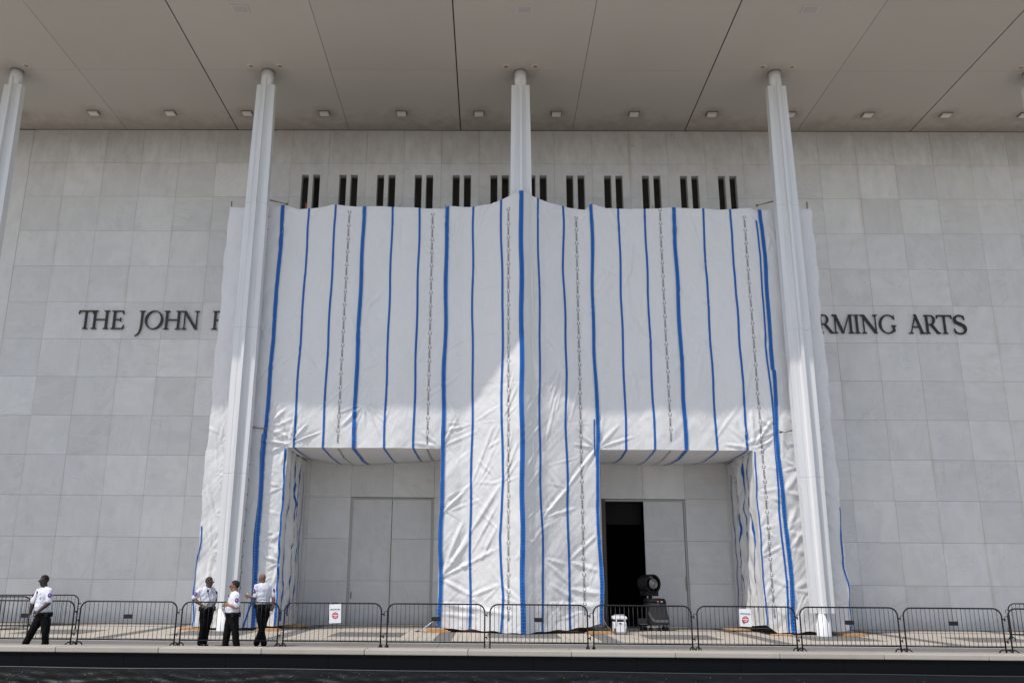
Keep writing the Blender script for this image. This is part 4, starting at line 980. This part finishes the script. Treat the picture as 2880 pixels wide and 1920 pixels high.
def person(J, o, face, look, skin, hairc, hair, label, glasses=None, build=1., radio=True, patch='l', hand_out=(), belly=1.0):
    ox, Y = o; t = thing('person', label, 'person', (ox, Y, 0))
    J = {k: Vector((v[0]+ox, v[1]+Y, v[2])) for k, v in J.items()}
    M_skin = mat('skin', skin, .5); M_hair = mat('hair', hairc, .8); M_lip = mat('lips', tuple(min(1, c*1.25+.01) for c in skin), .5)
    RT, l, f, u = axes(face); RH, hl_, hf, hu = axes(look)
    for s in 'lr':
        a = J['a'+s]; a.z = .085
        if (J['sl']-J['sr']).length < .36:       # keep real shoulder width
            pass
    c = J['chest']; pe = J['pelvis']; be = J['belly']; nk = J['neck']; hd = J['head']
    sL, sR = c+l*.185*build+u*.13, c-l*.185*build+u*.13
    J['sl'] = J['sl']*.6+sL*.4; J['sr'] = J['sr']*.6+sR*.4
    hL, hR = pe+l*.09-u*.06, pe-l*.09-u*.06; J['pl'] = J['pl']*.5+hL*.5; J['pr'] = J['pr']*.5+hR*.5
    hs = (J['crown'].z-J['chin'].z)/.235*1.08
    # -- body: one surface
    b = MB()
    b.ell(hd+u*.03*hs-hf*.008, (.073*hs, .094*hs, .098*hs), RH); b.ell(hd-u*.045*hs+hf*.022*hs, (.056*hs, .068*hs, .072*hs), RH)
    b.ell(hd-u*.085*hs+hf*.055*hs, (.030*hs, .026*hs, .024*hs), RH); b.ell(hd+hf*.093*hs-u*.018*hs, (.014*hs, .020*hs, .026*hs), RH, 10, 8)
    b.ell(hd+hf*.082*hs+u*.02*hs, (.045*hs, .014*hs, .012*hs), RH, 10, 8); b.ell(hd+hf*.083*hs-u*.056*hs, (.026*hs, .014*hs, .013*hs), RH, 10, 8)
    for s in (1, -1):
        b.ell(hd+hl_*s*.078*hs-u*.005-hf*.005, (.010, .020, .032), RH, 10, 8); b.ell(hd+hl_*s*.045*hs+hf*.060*hs-u*.02*hs, (.022*hs, .020*hs, .022*hs), RH, 10, 8)
    limb(b, [hd-u*.055-hf*.01, nk-u*.06], [.064*build, .070*build])
    b.ell(c, (.165*build, .105*build, .19), RT); b.ell(be, (.145*build, .11*build, .16), RT); b.ell(pe, (.15*build, .11*build, .12), RT)
    limb(b, [J['sl'], c+u*.05, J['sr']], [.052, .07, .052])
    for s in 'lr':
        sh, el, wr, hn, tp = (J[k+s] for k in 'sewht')
        limb(b, [sh, el], [.05*build, .043*build]); limb(b, [el, el.lerp(wr, .35), wr], [.043*build, .046*build, .030*build])
        # hand: palm, four fingers and a thumb
        d_ = (hn-wr).normalized(); L_ = .19
        side = f.cross(d_); side = side.normalized() if side.length > .1 else l
        nrm_ = d_.cross(side).normalized(); palm = wr+d_*.055
        Q = Matrix((side, nrm_, d_)).transposed(); b.ell(palm, (.040, .018, .052), Q)
        cur = (tp-hn); cur = cur.normalized() if cur.length > .01 else d_
        for k, (sx, ln) in enumerate(((-.030, .072), (-.010, .082), (.011, .078), (.031, .062))):
            p0 = wr+d_*.085+side*sx; p1 = p0+d_*ln*.45; p2 = p1+(d_*.35+cur*.65+nrm_*.35).normalized()*ln*.35; p3 = p2+(cur*.7+nrm_*.5).normalized()*ln*.25
            limb(b, [p0, p1, p2, p3], [.0098, .0092, .0085, .0075], 8)
        p0 = wr+d_*.035-side*.036; limb(b, [p0, p0+(d_*.5-side*.8).normalized()*.035, p0+(d_*.9-side*.45).normalized()*.068], [.012, .011, .009], 8)
        hp, kn, an = J['p'+s], J['k'+s], J['a'+s]; limb(b, [hp, kn, an], [.078*build, .05, .036])
        b.ell(an+f*.06-u*.045, (.038, .105, .030), RT)
    remesh(b, .0085, 3, 'body', M_skin, t)
    # -- shirt
    q = MB(); bl = belly
    q.ell(c+u*.01, (.188*build, .128*build, .20), RT, 20, 12); q.ell(be+f*.005*bl, (.172*build, .134*build*bl, .20), RT, 20, 12); q.ell(c.lerp(be, .5), (.178*build, .134*build, .18), RT, 20, 12); q.ell(be.lerp(pe, .62), (.172*build, .135*build, .11), RT, 20, 12)
    limb(q, [J['sl']+u*.004, c+u*.10, J['sr']+u*.004], [.056, .085, .056])
    for s_ in 'lr': limb(q, [nk-u*.03, J['s'+s_]+u*.005], [.066*build, .058]); limb(q, [J['s'+s_]-u*.04, c-u*.02], [.05, .10])
    q.ell(nk-u*.004, (.072*build, .072*build, .034), RT); q.ell(nk-u*.03+f*.02, (.078*build, .078*build, .04), RT)
    for s in 'lr':
        sh, el = J['s'+s], J['e'+s]; e2 = sh.lerp(el, .82); limb(q, [sh, sh.lerp(el, .5), e2], [.060*build, .062*build, .066*build])
    remesh(q, .011, 3, 'shirt', M_shirt, t, noise=.016, seed=int(abs(ox)*10))
    # collar wings
    for s in (1, -1):
        p = nk+f*.055+l*s*.035-u*.01
        MB().add([p+l*s*.02+u*.025, p-l*s*.025-u*.0, p-u*.05+f*.03, p+l*s*.045-u*.03+f*.01], [(0,1,2,3)]).obj('collar', M_shirt, t)
    # -- trousers
    q = MB(); q.ell(pe+u*.0, (.168*build, .130*build, .125), RT, 20, 12); q.ell(pe-u*.08-f*.02, (.165*build, .125*build, .11), RT, 20, 12)
    for s in 'lr':
        hp, kn, an = J['p'+s], J['k'+s], J['a'+s]
        limb(q, [hp, hp.lerp(kn, .5), kn, kn.lerp(an, .55), an+u*.0-f*.01], [.102*build, .096*build, .078*build, .070*build, .074*build], 14)
    remesh(q, .012, 3, 'trousers', M_trou, t, noise=.016, seed=int(abs(ox)*10)+3)
    for s in 'lr':
        an = J['a'+s]; q = MB(); q.ell(an+f*.065-u*.048, (.048, .135, .036), RT); q.ell(an-f*.02-u*.03, (.042, .06, .045), RT); remesh(q, .01, 2, 'shoe', M_shoe, t)
    # -- belt with pouches
    bc = be.lerp(pe, .86)
    q = MB(); q.tube([bc+l*.180*build*math.cos(a)+f*.150*build*math.sin(a) for a in np.linspace(0, 2*math.pi, 28, endpoint=False)], .016, 6, True)
    q.v = [(x, y, bc.z+(z-bc.z)*1.5) for x, y, z in q.v]; bt = q.obj('belt', M_belt, t, smooth=True)
    for a in (.1, 2.4, 3.2, 4.2, 5.3):
        p = bc+l*.190*build*math.cos(a)+f*.160*build*math.sin(a); MB().box(p.x-.03, p.x+.03, p.y-.028, p.y+.028, p.z-.085, p.z+.03).obj('pouch', M_belt, bt, bevel=.01)
    # -- radio microphone and cord
    if radio:
        p = c+f*.145-l*.06+u*.09; r_ = MB().ell(p, (.026, .018, .036), RT).obj('radio_microphone', M_belt, t, smooth=True)
        MB().tube([p-u*.03, p-u*.12+f*.025+l*.02, be+f*.165*bl-l*.07, be-l*.13+f*.09-u*.12], .006, 6).obj('cord', M_belt, r_, smooth=True)
        p = c+f*.136+l*.09+u*.07; MB().ell(p, (.020, .008, .026), RT).obj('badge', M_steel, t, smooth=True)
        for s in (-1, 1):
            p = c+f*.140*1.0+l*s*.085-u*.03; MB().ell(p, (.045, .008, .035), RT).obj('pocket', M_shirt, t, smooth=True)
    # -- sleeve emblems
    for s, sg in (('l', 1), ('r', -1)):
        sh, el = J['s'+s], J['e'+s]; ax = (el-sh).normalized(); p0 = sh.lerp(el, .42)
        want = l*sg+Vector((0, -.75, 0)); nn = (want-ax*want.dot(ax)).normalized(); w_ = ax.cross(nn).normalized(); e = None
        for R_, off, M_ in ((.052, .078, M_emb), (.034, .081, M_embb), (.015, .084, M_embl)):
            m_ = MB(); n = 20; cc = p0+nn*(off*build)
            m_.v = [tuple(cc)]+[tuple(cc+ax*R_*1.1*math.cos(2*math.pi*k/n)+w_*R_*.95*math.sin(2*math.pi*k/n)-nn*(R_*R_*6)) for k in range(n)]; m_.f = [(0, k+1, (k+1) % n+1) for k in range(n)]
            e2 = m_.obj('sleeve_emblem' if e is None else 'emblem_centre', M_, t if e is None else e); e = e or e2
    # -- head details
    if hair:
        q = MB(); q.ell(hd+u*.036*hs-hf*.012*hs, (.081*hs, .100*hs, .100*hs), RH, 24, 14); hh = remesh(q, .009, 1, 'hair', M_hair, t)
        me = hh.data; b_ = bmesh.new(); b_.from_mesh(me); loc = wloc(t)
        def isface(v):
            d_ = v.co+loc-hd; return (d_.dot(hf) > .045*hs and d_.dot(u) < .072*hs) or d_.dot(u) < -.045*hs or (d_.dot(u) < .035*hs and d_.dot(hf) > .012*hs)
        bmesh.ops.delete(b_, geom=[v for v in b_.verts if isface(v)], context='VERTS'); b_.to_mesh(me); b_.free()
    for s in (1, -1):
        e = hd+hl_*s*.030*hs+hf*.088*hs+u*.002
        MB().ell(e, (.012, .008, .008), RH, 10, 8).obj('eye', mat('eye', (.25,.24,.22), .2), t, smooth=True)
    MB().ell(hd+hf*.098*hs-u*.057*hs, (.021*hs, .006, .006), RH, 10, 6).obj('mouth', M_lip, t, smooth=True)
    if glasses:
        gm = mat('lens_black', (.004,.004,.005), .12); g = None
        for s in (1, -1):
            e = hd+hl_*s*.031*hs+hf*.104*hs+u*.004; o_ = MB().ell(e, (.027*hs, .006, .018*hs), RH, 14, 8).obj('glasses' if g is None else 'lens', gm, t if g is None else g, smooth=True); g = g or o_
            MB().tube([e+hl_*s*.025*hs, hd+hl_*s*.077*hs+hf*.02+u*.012, hd+hl_*s*.080*hs-hf*.01+u*.006], .004, 6).obj('temple', gm, g)
        MB().tube([hd+hl_*.02+hf*.108*hs+u*.008, hd-hl_*.02+hf*.108*hs+u*.008], .004, 6).obj('bridge', gm, g)
    return t, J, f, l
dkhair = (.008,.007,.006)
P1=dict(o=(-11.190,22.3),J=dict(head=(-0.095, 0.0, 1.589),chin=(-0.117, -0.04, 1.47),crown=(-0.089, 0.0, 1.721),neck=(-0.06, 0.01, 1.432),sl=(0.16, -0.1, 1.362),el=(0.181, -0.16, 1.061),wl=(0.006, -0.24, 0.869),hl=(-0.094, -0.26, 0.769),tl=(-0.159, -0.27, 0.713),sr=(-0.285, 0.12, 1.33),er=(-0.376, 0.12, 1.043),wr=(-0.375, 0.06, 0.792),hr=(-0.391, 0.04, 0.679),tr=(-0.388, 0.02, 0.568),chest=(-0.052, 0.0, 1.214),belly=(-0.059, 0.0, 0.973),pelvis=(-0.006, 0.0, 0.785),pl=(0.126, -0.08, 0.739),kl=(0.151, -0.1, 0.392),al=(0.159, -0.05, 0.055),pr=(-0.122, 0.08, 0.705),kr=(-0.22, 0.0, 0.383),ar=(-0.378, 0.05, 0.068)))
P2=dict(o=(-7.290,23.0),J=dict(head=(-0.006, 0.0, 1.586),chin=(0.071, -0.03, 1.475),crown=(-0.028, 0.0, 1.708),neck=(-0.035, 0.0, 1.447),sr=(-0.205, -0.12, 1.349),er=(-0.343, -0.12, 1.164),wr=(-0.08, -0.2, 1.015),hr=(0.019, -0.22, 0.959),tr=(0.07, -0.22, 0.908),sl=(0.063, 0.12, 1.381),el=(0.15, 0.14, 1.177),wl=(0.171, 0.02, 1.05),hl=(0.173, -0.02, 1.012),tl=(0.172, -0.04, 0.948),chest=(-0.054, 0.0, 1.283),belly=(0.017, 0.0, 1.101),pelvis=(-0.009, 0.0, 0.932),pr=(-0.054, -0.08, 0.895),kr=(-0.04, -0.1, 0.511),ar=(-0.083, -0.05, 0.061),pl=(0.044, 0.08, 0.891),kl=(0.02, 0.05, 0.504),al=(-0.029, 0.05, 0.068)))
P3=dict(o=(-6.430,22.35),J=dict(head=(-0.008, 0.0, 1.499),chin=(-0.071, 0.0, 1.378),crown=(0.012, 0.0, 1.621),neck=(0.014, 0.0, 1.356),sl=(0.133, -0.17, 1.256),el=(0.149, -0.2, 0.999),wl=(-0.059, -0.17, 1.041),hl=(-0.145, -0.15, 1.052),tl=(-0.213, -0.13, 1.038),sr=(-0.084, 0.15, 1.248),er=(-0.16, 0.2, 1.093),wr=(-0.165, 0.12, 1.044),hr=(-0.205, 0.1, 1.031),tr=(-0.243, 0.1, 1.018),chest=(0.019, 0.0, 1.169),belly=(-0.019, 0.0, 0.985),pelvis=(-0.006, 0.0, 0.822),pl=(0.061, -0.08, 0.775),kl=(0.115, -0.08, 0.427),al=(0.161, -0.05, 0.067),pr=(-0.091, 0.08, 0.768),kr=(-0.127, 0.08, 0.416),ar=(-0.156, 0.08, 0.055)))
P4=dict(o=(-5.860,23.05),J=dict(head=(-0.069, 0.0, 1.689),chin=(-0.138, 0.03, 1.585),crown=(-0.068, 0.0, 1.801),neck=(-0.018, 0.0, 1.55),sl=(-0.164, -0.1, 1.471),el=(-0.178, -0.1, 1.21),wl=(-0.363, 0.0, 1.233),hl=(-0.419, 0.0, 1.252),tl=(-0.463, 0.02, 1.264),sr=(0.127, 0.1, 1.465),er=(0.239, 0.08, 1.209),wr=(0.266, 0.03, 1.028),hr=(0.247, 0.01, 0.95),tr=(0.218, 0.0, 0.859),chest=(-0.014, 0.0, 1.399),belly=(-0.019, 0.0, 1.189),pelvis=(0.001, 0.0, 1.007),pl=(-0.074, -0.06, 0.943),kl=(0.001, -0.08, 0.545),al=(0.096, -0.05, 0.059),pr=(0.079, 0.06, 0.941),kr=(0.011, 0.1, 0.51),ar=(-0.138, 0.12, 0.07)))
def watch(t, J, s):
    w = J['w'+s]; e = J['e'+s]; a = (w-e).normalized(); p = w-a*.02
    MB().tube([p-a*.012, p+a*.012], .034, 14).obj('watch', M_steel, t, smooth=True)
t, J, f, l = person(P1['J'], P1['o'], (-.62, -.78), (-.36, -.93), (.036,.020,.015), dkhair, True, 'guard in white shirt and sunglasses walking left at the far left', glasses=True, build=1.18, belly=1.02); watch(t, J, 'l')
t, J, f, l = person(P2['J'], P2['o'], (.78, -.62), (.93, -.36), (.085,.045,.032), (.03,.025,.022), True, 'dark skinned guard with glasses standing behind the barricade facing right, hand at his belt', glasses=True, build=1.1, belly=1.02)
t, J, f, l = person(P3['J'], P3['o'], (-.93, -.36), (-.97, -.22), (.30,.14,.085), dkhair, True, 'guard with short black hair and sunglasses leaning an arm on the barricade', glasses=True, build=1.2, belly=1.1); watch(t, J, 'l')
t, J, f, l = person(P4['J'], P4['o'], (-.45, .89), (-.92, .38), (.17,.08,.05), dkhair, False, 'bald guard seen from behind beside the wide blue seam, one hand raised', glasses=None, build=1.1, radio=False)
p = J['wl']+Vector((-.08, 0, .04)); cu_ = thing('paper_scrap', 'small white slip in the raised hand of the bald guard', 'paper', tuple(p))
MB().add([p, p+Vector((.03, .01, .0)), p+Vector((.02, .012, .06)), p+Vector((-.01, 0, .055))], [(0,1,2,3)]).box(p.x, p.x+.02, p.y+.012, p.y+.014, p.z, p.z+.03).obj('slip', M_paper, cu_)
